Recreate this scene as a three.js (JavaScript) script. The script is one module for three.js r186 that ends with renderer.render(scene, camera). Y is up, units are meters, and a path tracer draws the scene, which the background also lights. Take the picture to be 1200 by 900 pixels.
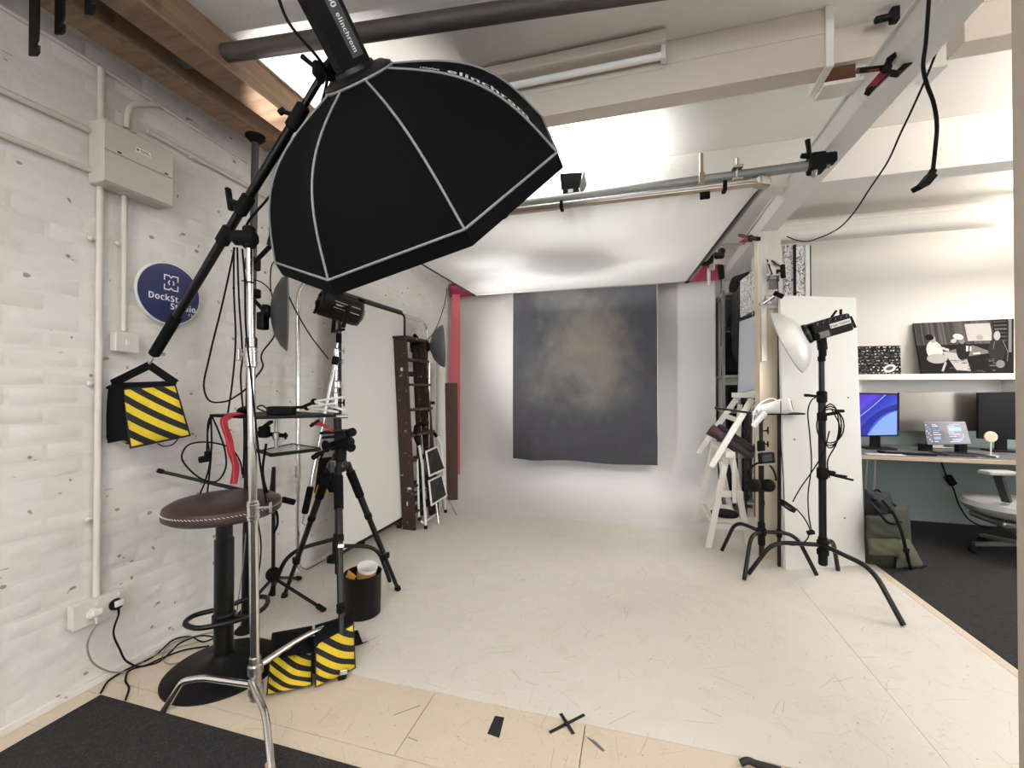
import * as THREE from 'three';
import { RoundedBoxGeometry } from 'three/addons/geometries/RoundedBoxGeometry.js';
import { mergeGeometries } from 'three/addons/utils/BufferGeometryUtils.js';
import { FontLoader } from 'three/addons/loaders/FontLoader.js';
import { RectAreaLightUniformsLib } from 'three/addons/lights/RectAreaLightUniformsLib.js';

// ---------------------------------------------------------------- camera, sky, lights, exposure
const FPX = 505, EYE = 1.3, YAW = 16 * Math.PI / 180, PITCH = 0.5 * Math.PI / 180;   // focal length in pixels of a 1200x900 frame
const scene = new THREE.Scene();
const camera = new THREE.PerspectiveCamera(2 * Math.atan(450 / FPX) * 180 / Math.PI, 4 / 3, 0.03, 60);
camera.rotation.order = 'YXZ';
camera.position.set(0, EYE, 0); camera.rotation.set(PITCH, YAW, 0);
scene.add(camera);
const renderer = new THREE.WebGLRenderer({ antialias: true });
renderer.toneMapping = THREE.LinearToneMapping;
renderer.toneMappingExposure = 1.15;
renderer.shadowMap.enabled = true;
renderer.shadowMap.type = THREE.PCFSoftShadowMap;
RectAreaLightUniformsLib.init();
scene.background = new THREE.Color().setRGB(4.0, 4.2, 4.45);      // plain overcast daylight outside the window
const LAMP = {
  studioDown: 9, studioUp: 14,     // added hanging lights, out of view behind the camera
  officeDown: 13, officeUp: 13, officeNearDown: 2.5, officeNearUp: 24,    // added hanging lights, out of view over the desks
  dish: 36,            // upturned dish lamp above the scrim
  barn: 10,            // lamp with barn doors aimed at the ceiling
  backLamp: 3.0,       // dish lamp in the left corner, aimed at the backdrop
  videoLamp: 9.0,       // video light aimed at the backdrop
  sideLamp: 3.6,       // reflector lamp on the right, aimed across the set
  clampLamp: 4,        // clamped lamp aimed at the ceiling
};

// ---------------------------------------------------------------- helpers
const V = (x, y, z) => new THREE.Vector3(x, y, z);
const v = a => Array.isArray(a) ? V(a[0], a[1], a[2]) : a.clone();
let seed = 12345;
const rnd = () => { seed = (seed * 1664525 + 1013904223) >>> 0; return seed / 4294967296; };
const rr = (a, b) => a + (b - a) * rnd();
const lerp = (a, b, t) => a + (b - a) * t;
// photo pixel -> direction -> point on a known plane of the room
function ray(px, py) {
  const d = V((px - 600) / FPX, (450 - py) / FPX, -1);
  d.applyAxisAngle(V(1, 0, 0), PITCH).applyAxisAngle(V(0, 1, 0), YAW);
  return d;
}
const EYEP = V(0, EYE, 0);
const F = (px, py, h = 0) => { const d = ray(px, py); return EYEP.clone().addScaledVector(d, (h - EYE) / d.y); };      // on a level plane
const WX = (px, py, X) => { const d = ray(px, py); return EYEP.clone().addScaledVector(d, X / d.x); };                  // on a side wall
const WZ = (px, py, depth) => { const d = ray(px, py); return EYEP.clone().addScaledVector(d, -depth / d.z); };         // on a facing wall
const DC = (px, py, zc) => EYEP.clone().addScaledVector(ray(px, py), zc);                                              // at a distance
const HP = (px, zc, h) => { const p = DC(px, 450, zc); p.y = h; return p; };                                           // at a distance and height
const depthOf = p => { const q = v(p).sub(EYEP); q.applyAxisAngle(V(0, 1, 0), -YAW).applyAxisAngle(V(1, 0, 0), -PITCH); return -q.z; };

function clean(g) {
  let n = g.index ? g.toNonIndexed() : g;
  for (const k of Object.keys(n.attributes)) if (!['position', 'normal', 'uv', 'color'].includes(k)) n.deleteAttribute(k);
  if (!n.attributes.normal) n.computeVertexNormals();
  if (!n.attributes.uv) n.setAttribute('uv', new THREE.BufferAttribute(new Float32Array(n.attributes.position.count * 2), 2));
  return n;
}
function boxUV(g) {           // uv in metres from the dominant axis of each triangle
  const p = g.attributes.position, uv = g.attributes.uv, a = V(0, 0, 0), b = V(0, 0, 0), c = V(0, 0, 0);
  for (let i = 0; i < p.count; i += 3) {
    a.fromBufferAttribute(p, i); b.fromBufferAttribute(p, i + 1); c.fromBufferAttribute(p, i + 2);
    const n = b.clone().sub(a).cross(c.clone().sub(a));
    const x = Math.abs(n.x), y = Math.abs(n.y), z = Math.abs(n.z);
    [a, b, c].forEach((q, k) => {
      if (y >= x && y >= z) uv.setXY(i + k, q.x, q.z); else if (x >= z) uv.setXY(i + k, q.z, q.y); else uv.setXY(i + k, q.x, q.y);
    });
  }
  return g;
}
function merged(geos, keepUV) {
  const list = (Array.isArray(geos) ? geos.flat(5) : [geos]).map(clean);
  const g = list.length > 1 ? mergeGeometries(list, false) : list[0];
  return keepUV ? g : boxUV(g);
}
const used = {};
function numbered(n) { if (!(n in used)) { used[n] = 0; return n; } used[n]++; return n + '_' + String(used[n]).padStart(3, '0'); }
function thing(name, label, category, base, group) {
  const o = new THREE.Group(); o.name = numbered(name); o._b = v(base); o.position.copy(o._b);
  o.userData = { label, category }; if (group) o.userData.group = group;
  scene.add(o); return o;
}
function part(t, name, geos, mat, opt = {}) {
  const g = merged(geos, opt.keepUV); g.translate(-t._b.x, -t._b.y, -t._b.z);
  const m = new THREE.Mesh(g, mat); m.name = name; m._b = t._b;
  if (opt.label) m.userData.label = opt.label; if (opt.kind) m.userData.kind = opt.kind;
  t.add(m); return m;
}
const each = (t, name, list, mat, opt) => list.map(g => part(t, name, g, mat, opt));
function single(name, label, category, geos, mat, base, opt = {}) {
  const g = merged(geos, opt.keepUV); const b = v(base); g.translate(-b.x, -b.y, -b.z);
  const m = new THREE.Mesh(g, mat); m.name = numbered(name); m.position.copy(b); m._b = b;
  m.userData = { label, category }; if (opt.group) m.userData.group = opt.group; if (opt.kind) m.userData.kind = opt.kind;
  scene.add(m); return m;
}
function struct(name, label, category, geos, mat, opt = {}) {
  const m = single(name, label, category, geos, mat, opt.base || [0, 0, 0], opt); m.userData.kind = 'structure'; return m;
}
// --- shapes, all in world coordinates
function frame(o, zdir, up = V(0, 1, 0)) {        // matrix whose local z runs along zdir
  const z = v(zdir).normalize(); let u = v(up); if (Math.abs(z.dot(u.clone().normalize())) > 0.98) u = V(0, 0, 1);
  if (Math.abs(z.dot(u)) > 0.98) u = V(1, 0, 0);
  const x = u.cross(z).normalize(), y = z.clone().cross(x);
  return new THREE.Matrix4().makeBasis(x, y, z).setPosition(v(o));
}
function bar(a, b, r1, r2 = r1, seg = 14) {
  a = v(a); b = v(b); const L = a.distanceTo(b);
  const g = new THREE.CylinderGeometry(r2, r1, L, seg); g.rotateX(Math.PI / 2); g.translate(0, 0, L / 2);
  return g.applyMatrix4(frame(a, b.clone().sub(a)));
}
function rbar(a, b, r, e = 0.3) {                 // bar with eased ends
  a = v(a); b = v(b); const L = a.distanceTo(b), c = Math.min(r * e, L * 0.3);
  return lathe([[0, 0], [r - c, 0], [r, c], [r, L - c], [r - c, L], [0, L]], a, b.clone().sub(a), 16);
}
function lathe(prof, o, axis = [0, 1, 0], seg = 28) {
  const pts = prof.map(p => new THREE.Vector2(Math.max(p[0], 1e-5), p[1]));
  const g = new THREE.LatheGeometry(pts, seg); g.rotateX(Math.PI / 2);
  // sharp profile corners: flat shading between rings
  const n = g.toNonIndexed(); creased(n); return n.applyMatrix4(frame(o, v(axis)));
}
function creased(g, ang = 0.7) {
  g.deleteAttribute('normal'); g.computeVertexNormals();
  const p = g.attributes.position, n = g.attributes.normal, map = new Map();
  const key = i => Math.round(p.getX(i) * 2e4) + ',' + Math.round(p.getY(i) * 2e4) + ',' + Math.round(p.getZ(i) * 2e4);
  for (let i = 0; i < p.count; i++) { const k = key(i); if (!map.has(k)) map.set(k, []); map.get(k).push(i); }
  const out = new Float32Array(p.count * 3), c = Math.cos(ang);
  for (const l of map.values()) for (const i of l) {
    let x = 0, y = 0, z = 0; const ix = n.getX(i), iy = n.getY(i), iz = n.getZ(i);
    for (const j of l) { const d = ix * n.getX(j) + iy * n.getY(j) + iz * n.getZ(j); if (d > c) { x += n.getX(j); y += n.getY(j); z += n.getZ(j); } }
    const L = Math.hypot(x, y, z) || 1; out[i * 3] = x / L; out[i * 3 + 1] = y / L; out[i * 3 + 2] = z / L;
  }
  g.setAttribute('normal', new THREE.BufferAttribute(out, 3)); return g;
}
function tubeOn(curve, r, seg, rs, closed) {
  const g = clean(new THREE.TubeGeometry(curve, seg, r, rs, closed)); if (closed) return g;
  const out = [g];
  for (const t of [0, 1]) { const c = new THREE.CircleGeometry(r, rs); const d = curve.getTangentAt(t); if (t === 0) d.negate(); c.applyMatrix4(frame(curve.getPointAt(t), d)); out.push(clean(c)); }
  return mergeGeometries(out);
}
function cable(pts, r = 0.004, seg, closed = false) {
  const c = new THREE.CatmullRomCurve3(pts.map(v), closed, 'centripetal'); return tubeOn(c, r, seg || pts.length * 8, 7, closed);
}
function pipe(pts, r, bend = 0.06, rs = 12) {      // straight runs with rounded corners
  pts = pts.map(v); const cp = new THREE.CurvePath(); let last = pts[0];
  for (let i = 1; i < pts.length - 1; i++) {
    const p = pts[i], a = last.clone().sub(p), b = pts[i + 1].clone().sub(p), k = Math.min(bend, a.length() * 0.49, b.length() * 0.49);
    const s = p.clone().addScaledVector(a.normalize(), k), e = p.clone().addScaledVector(b.normalize(), k);
    cp.add(new THREE.LineCurve3(last, s)); cp.add(new THREE.QuadraticBezierCurve3(s, p, e)); last = e;
  }
  cp.add(new THREE.LineCurve3(last, pts[pts.length - 1]));
  const q = []; for (const c of cp.curves) { const n = c.isLineCurve3 ? 1 : 6; for (let i = 0; i < n; i++) q.push(c.getPoint(i / n)); } q.push(last.clone().copy(pts[pts.length - 1]));
  const out = []; // swept rings
  const g = sweep(q, r, rs); return g;
}
function sweep(q, r, rs) {
  const pos = [], T = q.map((p, i) => q[Math.min(i + 1, q.length - 1)].clone().sub(q[Math.max(i - 1, 0)]).normalize());
  let N = Math.abs(T[0].y) < 0.9 ? V(0, 1, 0) : V(1, 0, 0); const rings = [];
  for (let i = 0; i < q.length; i++) {
    N = N.clone().addScaledVector(T[i], -N.dot(T[i])).normalize(); const B = T[i].clone().cross(N);
    rings.push(Array.from({ length: rs }, (_, k) => { const a = k / rs * 2 * Math.PI; return q[i].clone().addScaledVector(N, Math.cos(a) * r).addScaledVector(B, Math.sin(a) * r); }));
  }
  const tri = (a, b, c) => pos.push(a.x, a.y, a.z, b.x, b.y, b.z, c.x, c.y, c.z);
  for (let i = 0; i < q.length - 1; i++) for (let k = 0; k < rs; k++) { const l = (k + 1) % rs; tri(rings[i][k], rings[i][l], rings[i + 1][k]); tri(rings[i][l], rings[i + 1][l], rings[i + 1][k]); }
  for (let k = 0; k < rs; k++) { const l = (k + 1) % rs; tri(q[0], rings[0][l], rings[0][k]); const e = q.length - 1; tri(q[e], rings[e][k], rings[e][l]); }
  const g = new THREE.BufferGeometry(); g.setAttribute('position', new THREE.Float32BufferAttribute(pos, 3)); return clean(creased(g, 1.0));
}
function box(c, w, h, d, r = 0, rot) {
  const g = r > 0 ? new RoundedBoxGeometry(w, h, d, 2, Math.min(r, w / 2.01, h / 2.01, d / 2.01)) : new THREE.BoxGeometry(w, h, d);
  if (rot) { g.rotateX(rot[0] || 0); g.rotateZ(rot[2] || 0); g.rotateY(rot[1] || 0); }
  const p = v(c); return clean(g.translate(p.x, p.y, p.z));
}
const bx = (x0, x1, y0, y1, z0, z1, r = 0) => box([(x0 + x1) / 2, (y0 + y1) / 2, (z0 + z1) / 2], Math.abs(x1 - x0), Math.abs(y1 - y0), Math.abs(z1 - z0), r);
function beam(a, b, w, t, up = V(0, 1, 0), r = 0.003) {   // oriented box from a to b; w across, t along up
  a = v(a); b = v(b); const L = a.distanceTo(b); const g = r ? new RoundedBoxGeometry(w, t, L, 2, Math.min(r, w / 2.01, t / 2.01)) : new THREE.BoxGeometry(w, t, L);
  g.translate(0, 0, L / 2); return clean(g.applyMatrix4(frame(a, b.clone().sub(a), up)));
}
function slab(p, th, uvk) {                               // a plate from four corners (ordered round), thickness behind
  p = p.map(v); const n = p[1].clone().sub(p[0]).cross(p[3].clone().sub(p[0])).normalize().multiplyScalar(-th);
  const q = p.map(a => a.clone().add(n)), pos = [], uv = [];
  const quad = (a, b, c, d, u) => { for (const w of [a, b, c, a, c, d]) pos.push(w.x, w.y, w.z); const U = u || [[0, 0], [1, 0], [1, 1], [0, 1]]; for (const i of [0, 1, 2, 0, 2, 3]) uv.push(...U[i]); };
  quad(...p); quad(q[3], q[2], q[1], q[0]); for (let i = 0; i < 4; i++) { const j = (i + 1) % 4; quad(p[j], p[i], q[i], q[j], [[0, 0], [0.01, 0], [0.01, 0.01], [0, 0.01]]); }
  const g = new THREE.BufferGeometry(); g.setAttribute('position', new THREE.Float32BufferAttribute(pos, 3)); g.setAttribute('uv', new THREE.Float32BufferAttribute(uv, 2)); g.computeVertexNormals(); return g;
}
function grid(fn, nu, nv, closedU = false) {              // smooth sheet from fn(u,v)
  const pos = [], uv = [], idx = [];
  for (let j = 0; j <= nv; j++) for (let i = 0; i <= nu; i++) { const p = fn(i / nu, j / nv); pos.push(p.x, p.y, p.z); uv.push(i / nu, j / nv); }
  for (let j = 0; j < nv; j++) for (let i = 0; i < nu; i++) { const a = j * (nu + 1) + i, b = a + 1, c = a + nu + 1, d = c + 1; idx.push(a, b, d, a, d, c); }
  const g = new THREE.BufferGeometry(); g.setAttribute('position', new THREE.Float32BufferAttribute(pos, 3)); g.setAttribute('uv', new THREE.Float32BufferAttribute(uv, 2)); g.setIndex(idx); g.computeVertexNormals(); return clean(g);
}
function pillow(p, th, dir, n = 14, pw = 0.45, lump = 0) {  // stuffed cushion between four corners (p00,p10,p11,p01), bulging both ways along dir
  p = p.map(v); const d = v(dir).normalize();
  const at = s => (a, b) => {
    const q = p[0].clone().multiplyScalar((1 - a) * (1 - b)).addScaledVector(p[1], a * (1 - b)).addScaledVector(p[2], a * b).addScaledVector(p[3], (1 - a) * b);
    const e = Math.pow(Math.max(0, Math.sin(Math.PI * a) * Math.sin(Math.PI * b)), pw);
    return q.addScaledVector(d, s * th * 0.5 * e * (1 + lump * Math.sin(9 * a + 4 * b) * Math.cos(7 * b + 2)));
  };
  const f = grid(at(1), n, n), b = grid((x, y) => at(-1)(1 - x, y), n, n); return mergeGeometries([f, b]);
}
function extr(pts, depth, m, bevel = 0) {                 // 2D outline extruded along local z of matrix m
  const s = new THREE.Shape(pts.map(p => new THREE.Vector2(p[0], p[1])));
  const g = new THREE.ExtrudeGeometry(s, { depth, bevelEnabled: bevel > 0, bevelThickness: bevel, bevelSize: bevel, bevelSegments: 1, steps: 1, curveSegments: 6 });
  return clean(g.applyMatrix4(m));
}
const ball = (c, r, sx = 1, sy = 1, sz = 1, s = 16) => { const g = new THREE.SphereGeometry(r, s, Math.ceil(s * 0.7)); g.scale(sx, sy, sz); const p = v(c); return clean(g.translate(p.x, p.y, p.z)); };
const ring = (c, axis, R, r, s = 36, rs = 8) => clean(new THREE.TorusGeometry(R, r, rs, s).applyMatrix4(frame(c, axis)));

// ---------------------------------------------------------------- textures and materials
function hash(x, y, s) { let h = (x * 374761393 + y * 668265263 + s * 1442695041) | 0; h = Math.imul(h ^ (h >>> 13), 1274126177); return ((h ^ (h >>> 16)) >>> 0) / 4294967296; }
function vnoise(x, y, per, s) {
  const xi = Math.floor(x), yi = Math.floor(y), fx = x - xi, fy = y - yi, sx = fx * fx * (3 - 2 * fx), sy = fy * fy * (3 - 2 * fy), m = a => ((a % per) + per) % per;
  return lerp(lerp(hash(m(xi), m(yi), s), hash(m(xi + 1), m(yi), s), sx), lerp(hash(m(xi), m(yi + 1), s), hash(m(xi + 1), m(yi + 1), s), sx), sy);
}
function fbm(u, w, per, oct, s) { let a = 0, k = 0.5, t = 0; for (let i = 0; i < oct; i++) { a += k * vnoise(u * per, w * per, per, s + i); t += k; k *= 0.55; per *= 2; } return a / t; }
function dtex(n, fn, srgb = true, rep = 1) {              // fn(u,v) -> [r,g,b] 0..1
  const d = new Uint8Array(n * n * 4);
  for (let j = 0; j < n; j++) for (let i = 0; i < n; i++) { const c = fn(i / n, j / n), o = (j * n + i) * 4; for (let k = 0; k < 3; k++) d[o + k] = Math.max(0, Math.min(255, c[k] * 255)); d[o + 3] = 255; }
  const t = new THREE.DataTexture(d, n, n); t.wrapS = t.wrapT = THREE.RepeatWrapping; t.magFilter = THREE.LinearFilter; t.minFilter = THREE.LinearMipmapLinearFilter; t.generateMipmaps = true;
  if (srgb) t.colorSpace = THREE.SRGBColorSpace; t.repeat.set(rep, rep); t.needsUpdate = true; return t;
}
function ctex(w, h, draw) {
  const c = document.createElement('canvas'); c.width = w; c.height = h; const g = c.getContext('2d'); draw(g, w, h);
  const t = new THREE.CanvasTexture(c); t.colorSpace = THREE.SRGBColorSpace; t.wrapS = t.wrapT = THREE.RepeatWrapping; return t;
}
const hx = h => { const c = new THREE.Color(h); c.convertLinearToSRGB(); return [c.r, c.g, c.b]; };
const mix3 = (a, b, t) => [lerp(a[0], b[0], t), lerp(a[1], b[1], t), lerp(a[2], b[2], t)];
const M = {};
const std = (o) => new THREE.MeshStandardMaterial(o), phy = o => new THREE.MeshPhysicalMaterial(o);
// shared fine relief
const bumpFine = dtex(256, (u, w) => { const a = fbm(u, w, 32, 3, 5); return [a, a, a]; }, false, 4);
const bumpLump = dtex(512, (u, w) => { const a = 0.65 * fbm(u, w, 8, 3, 9) + 0.35 * fbm(u, w, 64, 2, 3); return [a, a, a]; }, false, 1);
const weave = dtex(256, (u, w) => { const a = 0.5 + 0.25 * Math.sin(u * 2 * Math.PI * 64) * Math.sin(w * 2 * Math.PI * 64) + 0.2 * (hash(Math.floor(u * 256), Math.floor(w * 256), 2) - 0.5); return [a, a, a]; }, false, 6);
// brush-painted masonry: off-white with grubby specks and scuffs
const wallTex = dtex(1024, (u, w) => {
  const a = fbm(u, w, 4, 5, 21), b = fbm(u, w, 24, 3, 31), s = fbm(u, w, 60, 2, 44), big = fbm(u, w, 10, 2, 77);
  let c = mix3(hx('#e2dfda'), hx('#d9d3cb'), Math.max(0, Math.min(1, (a - 0.38) * 2)));
  c = mix3(c, hx('#cfc6ba'), Math.max(0, (b - 0.62) * 1.6));
  if (s > 0.825 && big > 0.62) c = mix3(c, hx('#9a8874'), Math.min(0.9, (s - 0.79) * 14));
  return c;
}, true, 0.5);
M.wall = std({ color: 0xffffff, map: wallTex, roughness: 0.62, bumpMap: bumpLump, bumpScale: 0.003 });
M.plain = std({ color: '#dfdad2', roughness: 0.7, bumpMap: bumpLump, bumpScale: 0.0015 });
M.ceiling = std({ color: '#dcd8d2', roughness: 0.85, bumpMap: bumpLump, bumpScale: 0.003 });
M.ceilBeam = std({ color: '#cfc4b8', roughness: 0.75, bumpMap: bumpLump, bumpScale: 0.002 });
M.beamWhite = std({ color: '#dddcd9', roughness: 0.45, bumpMap: bumpLump, bumpScale: 0.001 });
M.conduit = std({ color: '#d8d0c5', roughness: 0.5, bumpMap: bumpFine, bumpScale: 0.0006 });
M.boxGrey = std({ color: '#c9c2b6', roughness: 0.5 });
M.socket = std({ color: '#d9d4cc', roughness: 0.4 });
M.socketDark = std({ color: '#25221f', roughness: 0.5 });
M.cyc = std({ color: '#dbd8d4', roughness: 0.75, bumpMap: bumpLump, bumpScale: 0.001 });
// painted studio floor with scratches, scuffs and rubbed dirt
const floorTex = ctex(2048, 2048, (g, W) => {
  g.fillStyle = '#dfdad3'; g.fillRect(0, 0, W, W);
  for (let i = 0; i < 900; i++) { const x = rnd() * W, y = rnd() * W, r = rr(8, 70); g.fillStyle = rnd() < 0.5 ? `rgba(196,184,168,${rr(0.02, 0.09)})` : `rgba(240,236,228,${rr(0.02, 0.1)})`; g.beginPath(); g.ellipse(x, y, r, r * rr(0.3, 1), rnd() * 3, 0, 7); g.fill(); }
  for (let i = 0; i < 5200; i++) { const cx = 0.5 + 0.5 * Math.sin(i * 1.7), x = rnd() * W, y = rnd() * W, k = fbm(x / W, y / W, 5, 3, 63); if (k < 0.5) continue; g.fillStyle = `rgba(150,128,104,${rr(0.03, 0.16)})`; g.beginPath(); g.ellipse(x, y, rr(1, 9), rr(1, 4), rnd() * 3, 0, 7); g.fill(); }
  for (let i = 0; i < 760; i++) { const x = rnd() * W, y = rnd() * W, a = rnd() * 6.3, l = rr(8, 120); g.strokeStyle = `rgba(112,92,74,${rr(0.08, 0.42)})`; g.lineWidth = rr(0.6, 1.8); g.beginPath(); g.moveTo(x, y); g.quadraticCurveTo(x + Math.cos(a) * l * 0.5 + rr(-8, 8), y + Math.sin(a) * l * 0.5 + rr(-8, 8), x + Math.cos(a) * l, y + Math.sin(a) * l); g.stroke(); }
  for (let i = 0; i < 260; i++) { g.fillStyle = `rgba(70,58,48,${rr(0.15, 0.6)})`; g.beginPath(); g.arc(rnd() * W, rnd() * W, rr(0.6, 2.4), 0, 7); g.fill(); }
});
floorTex.repeat.set(0.4, 0.4);
M.floorPaint = std({ color: '#f6f4f1', map: floorTex, roughness: 0.48, bumpMap: bumpFine, bumpScale: 0.0004 });
M.ply = std({ color: '#f0e4d4', map: floorTex, roughness: 0.55, bumpMap: bumpFine, bumpScale: 0.0006 });
M.slab = std({ color: '#7a6a5a', roughness: 0.9 });
const carpetTex = dtex(512, (u, w) => { const i = Math.floor(u * 512), j = Math.floor(w * 512), a = hash(i, j, 3), b = fbm(u, w, 40, 2, 8); const k = 0.10 + 0.13 * a * b + (a > 0.965 ? 0.28 : 0); return [k, k * 0.99, k * 1.02]; }, true, 1.6);
const carpetBump = dtex(512, (u, w) => { const a = 0.5 * hash(Math.floor(u * 512), Math.floor(w * 512), 3) + 0.5 * fbm(u, w, 80, 2, 4); return [a, a, a]; }, false, 1.6);
M.carpet = std({ map: carpetTex, bumpMap: carpetBump, bumpScale: 0.006, roughness: 0.95 });
const woodTex = dtex(512, (u, w) => { const g = fbm(u * 0.25, w * 3, 12, 4, 11), l = Math.abs(Math.sin((w * 22 + g * 5) * 3.1)), kn = fbm(u, w, 6, 2, 71); return mix3(mix3(hx('#a0846a'), hx('#745a44'), g * 0.9), hx('#554032'), 0.35 * l * g + (kn > 0.74 ? (kn - 0.74) * 6 : 0)); }, true, 1);
M.timber = std({ map: woodTex, roughness: 0.75, bumpMap: bumpFine, bumpScale: 0.001 });
const oldWood = dtex(512, (u, w) => { const g = fbm(u * 3, w * 0.3, 12, 4, 15); let c = mix3(hx('#4d3526'), hx('#2e1f17'), g); const s = fbm(u, w, 40, 3, 91), bb = fbm(u, w, 7, 2, 55); if (s > 0.70 && bb > 0.45) c = mix3(c, hx('#b5a898'), Math.min(0.85, (s - 0.70) * 11)); return c; }, true, 1.1);
const plainOld = dtex(256, (u, w) => { const g = fbm(u * 3, w * 0.3, 12, 4, 25); return mix3(hx('#5d3b30'), hx('#432a24'), g); }, true, 1);
M.oldWood = std({ map: oldWood, roughness: 0.65, bumpMap: bumpFine, bumpScale: 0.001 });
M.brownBoard = std({ map: plainOld, roughness: 0.6 });
M.rawPly = std({ color: '#b28a5e', roughness: 0.7, map: woodTex });
M.darkPipe = std({ color: '#4a443f', roughness: 0.6, metalness: 0.2, bumpMap: bumpFine, bumpScale: 0.001 });
M.greyPipe = std({ color: '#8f918e', roughness: 0.5, metalness: 0.6, bumpMap: bumpFine, bumpScale: 0.0008 });
M.chrome = std({ color: '#d9d7d4', roughness: 0.16, metalness: 1 });
M.steel = std({ color: '#b5b3b0', roughness: 0.32, metalness: 1 });
M.brownedChrome = std({ color: '#b3a394', roughness: 0.3, metalness: 1 });  // chrome with a brownish reflection put into its colour
M.black = phy({ color: '#101011', roughness: 0.5, specularIntensity: 0.4 });
M.blackMetal = std({ color: '#0e0e0f', roughness: 0.34, metalness: 0.2 });
M.blackMatte = phy({ color: '#0d0d0e', roughness: 0.85, specularIntensity: 0.3 });
M.rubber = phy({ color: '#100f10', roughness: 0.75, specularIntensity: 0.4 });
M.grip = phy({ color: '#0f0e10', roughness: 0.9, specularIntensity: 0.3, bumpMap: bumpFine, bumpScale: 0.001 });
M.darkGrey = std({ color: '#3b3b3d', roughness: 0.45 });
M.midGrey = std({ color: '#6a6a6a', roughness: 0.5 });
M.softboxCloth = phy({ color: '#08080b', roughness: 0.9, specularIntensity: 0.25, bumpMap: weave, bumpScale: 0.0005 });
M.silver = std({ color: '#c7c7c9', roughness: 0.35, metalness: 0.9 });
M.piping = std({ color: '#8d8d8e', roughness: 0.6 });
M.white = std({ color: '#e6e4e0', roughness: 0.45 });
M.whiteFabric = phy({ color: '#f1f0ee', roughness: 1, transmission: 0.45, thickness: 0, side: THREE.DoubleSide, bumpMap: weave, bumpScale: 0.0003 });
M.panelFabric = std({ color: '#dddcd6', roughness: 0.95 });
M.whitePaintWood = std({ color: '#ddd8cf', roughness: 0.5, bumpMap: bumpFine, bumpScale: 0.0006 });
M.foamBoard = std({ color: '#d8d8d3', roughness: 0.55 });
M.red = std({ color: '#a01c28', roughness: 0.7 });
M.redDark = std({ color: '#7d1a2a', roughness: 0.6 });
M.pink = std({ color: '#d9707a', roughness: 0.85 });
M.crimson = std({ color: '#8f2f45', roughness: 0.85 });
M.orange = std({ color: '#e0982a', roughness: 0.6 });
M.leather = std({ color: '#3a2722', roughness: 0.42, bumpMap: bumpFine, bumpScale: 0.0008 });
M.thread = std({ color: '#d8d0c4', roughness: 0.8 });
M.pane = phy({ color: '#ffffff', transmission: 1, roughness: 0, thickness: 0 });
M.glassEdge = phy({ color: '#cfd6d6', transmission: 0.85, roughness: 0.05, thickness: 0 });
const stripes = ctex(512, 512, (g, W) => {
  g.fillStyle = '#d8bc28'; g.fillRect(0, 0, W, W);
  for (let i = 0; i < 300; i++) { g.fillStyle = `rgba(120,90,20,${rr(0.02, 0.12)})`; g.beginPath(); g.ellipse(rnd() * W, rnd() * W, rr(4, 30), rr(2, 8), rnd() * 3, 0, 7); g.fill(); }
  g.strokeStyle = '#17161a'; g.lineWidth = 58;
  for (let k = -4; k < 6; k++) { g.beginPath(); g.moveTo(-60, k * 150 - 120); g.lineTo(W + 60, k * 150 + 330); g.stroke(); }
  g.lineWidth = 34; g.strokeRect(0, 0, W, W);
});
M.stripes = std({ map: stripes, roughness: 0.85, bumpMap: weave, bumpScale: 0.0006 });
M.nylon = phy({ color: '#0e0e11', roughness: 0.85, specularIntensity: 0.3, bumpMap: weave, bumpScale: 0.0006 });
M.cup = std({ color: '#a9814f', roughness: 0.8 });
M.cableGrey = std({ color: '#8d867c', roughness: 0.6 });
const speckle = ctex(512, 512, (g, W) => { g.fillStyle = '#d8d6d2'; g.fillRect(0, 0, W, W); for (let i = 0; i < 1500; i++) { g.save(); g.translate(rnd() * W, rnd() * W); g.rotate(rnd() * 6.3); const k = rr(2, 9); g.fillStyle = rnd() < 0.7 ? '#4a4846' : '#8a8784'; g.fillRect(-k, -k * 0.35, k * 2, k * 0.7); g.restore(); } });
speckle.repeat.set(1.5, 1.5);
M.speckle = std({ map: speckle, roughness: 0.7 });
M.olive = std({ color: '#3d3f33', roughness: 0.9, bumpMap: weave, bumpScale: 0.001 });
M.oliveLight = std({ color: '#565746', roughness: 0.9, bumpMap: weave, bumpScale: 0.001 });
M.navy = std({ color: '#23242b', roughness: 0.9, bumpMap: weave, bumpScale: 0.001 });
M.chairGrey = std({ color: '#a8a8a6', roughness: 0.7, bumpMap: weave, bumpScale: 0.001 });
M.underDesk = std({ color: '#8d9a97', roughness: 0.6 });  // cool tint under the desk put into the colour
M.tape = std({ color: '#17161a', roughness: 0.6 });
const text = (w, h, bg, fg, lines) => ctex(w, h, g => { g.fillStyle = bg; g.fillRect(0, 0, w, h); g.fillStyle = fg; g.textBaseline = 'middle'; for (const [s, x, y, font] of lines) { g.font = font; g.fillText(s, x, y); } });
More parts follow.
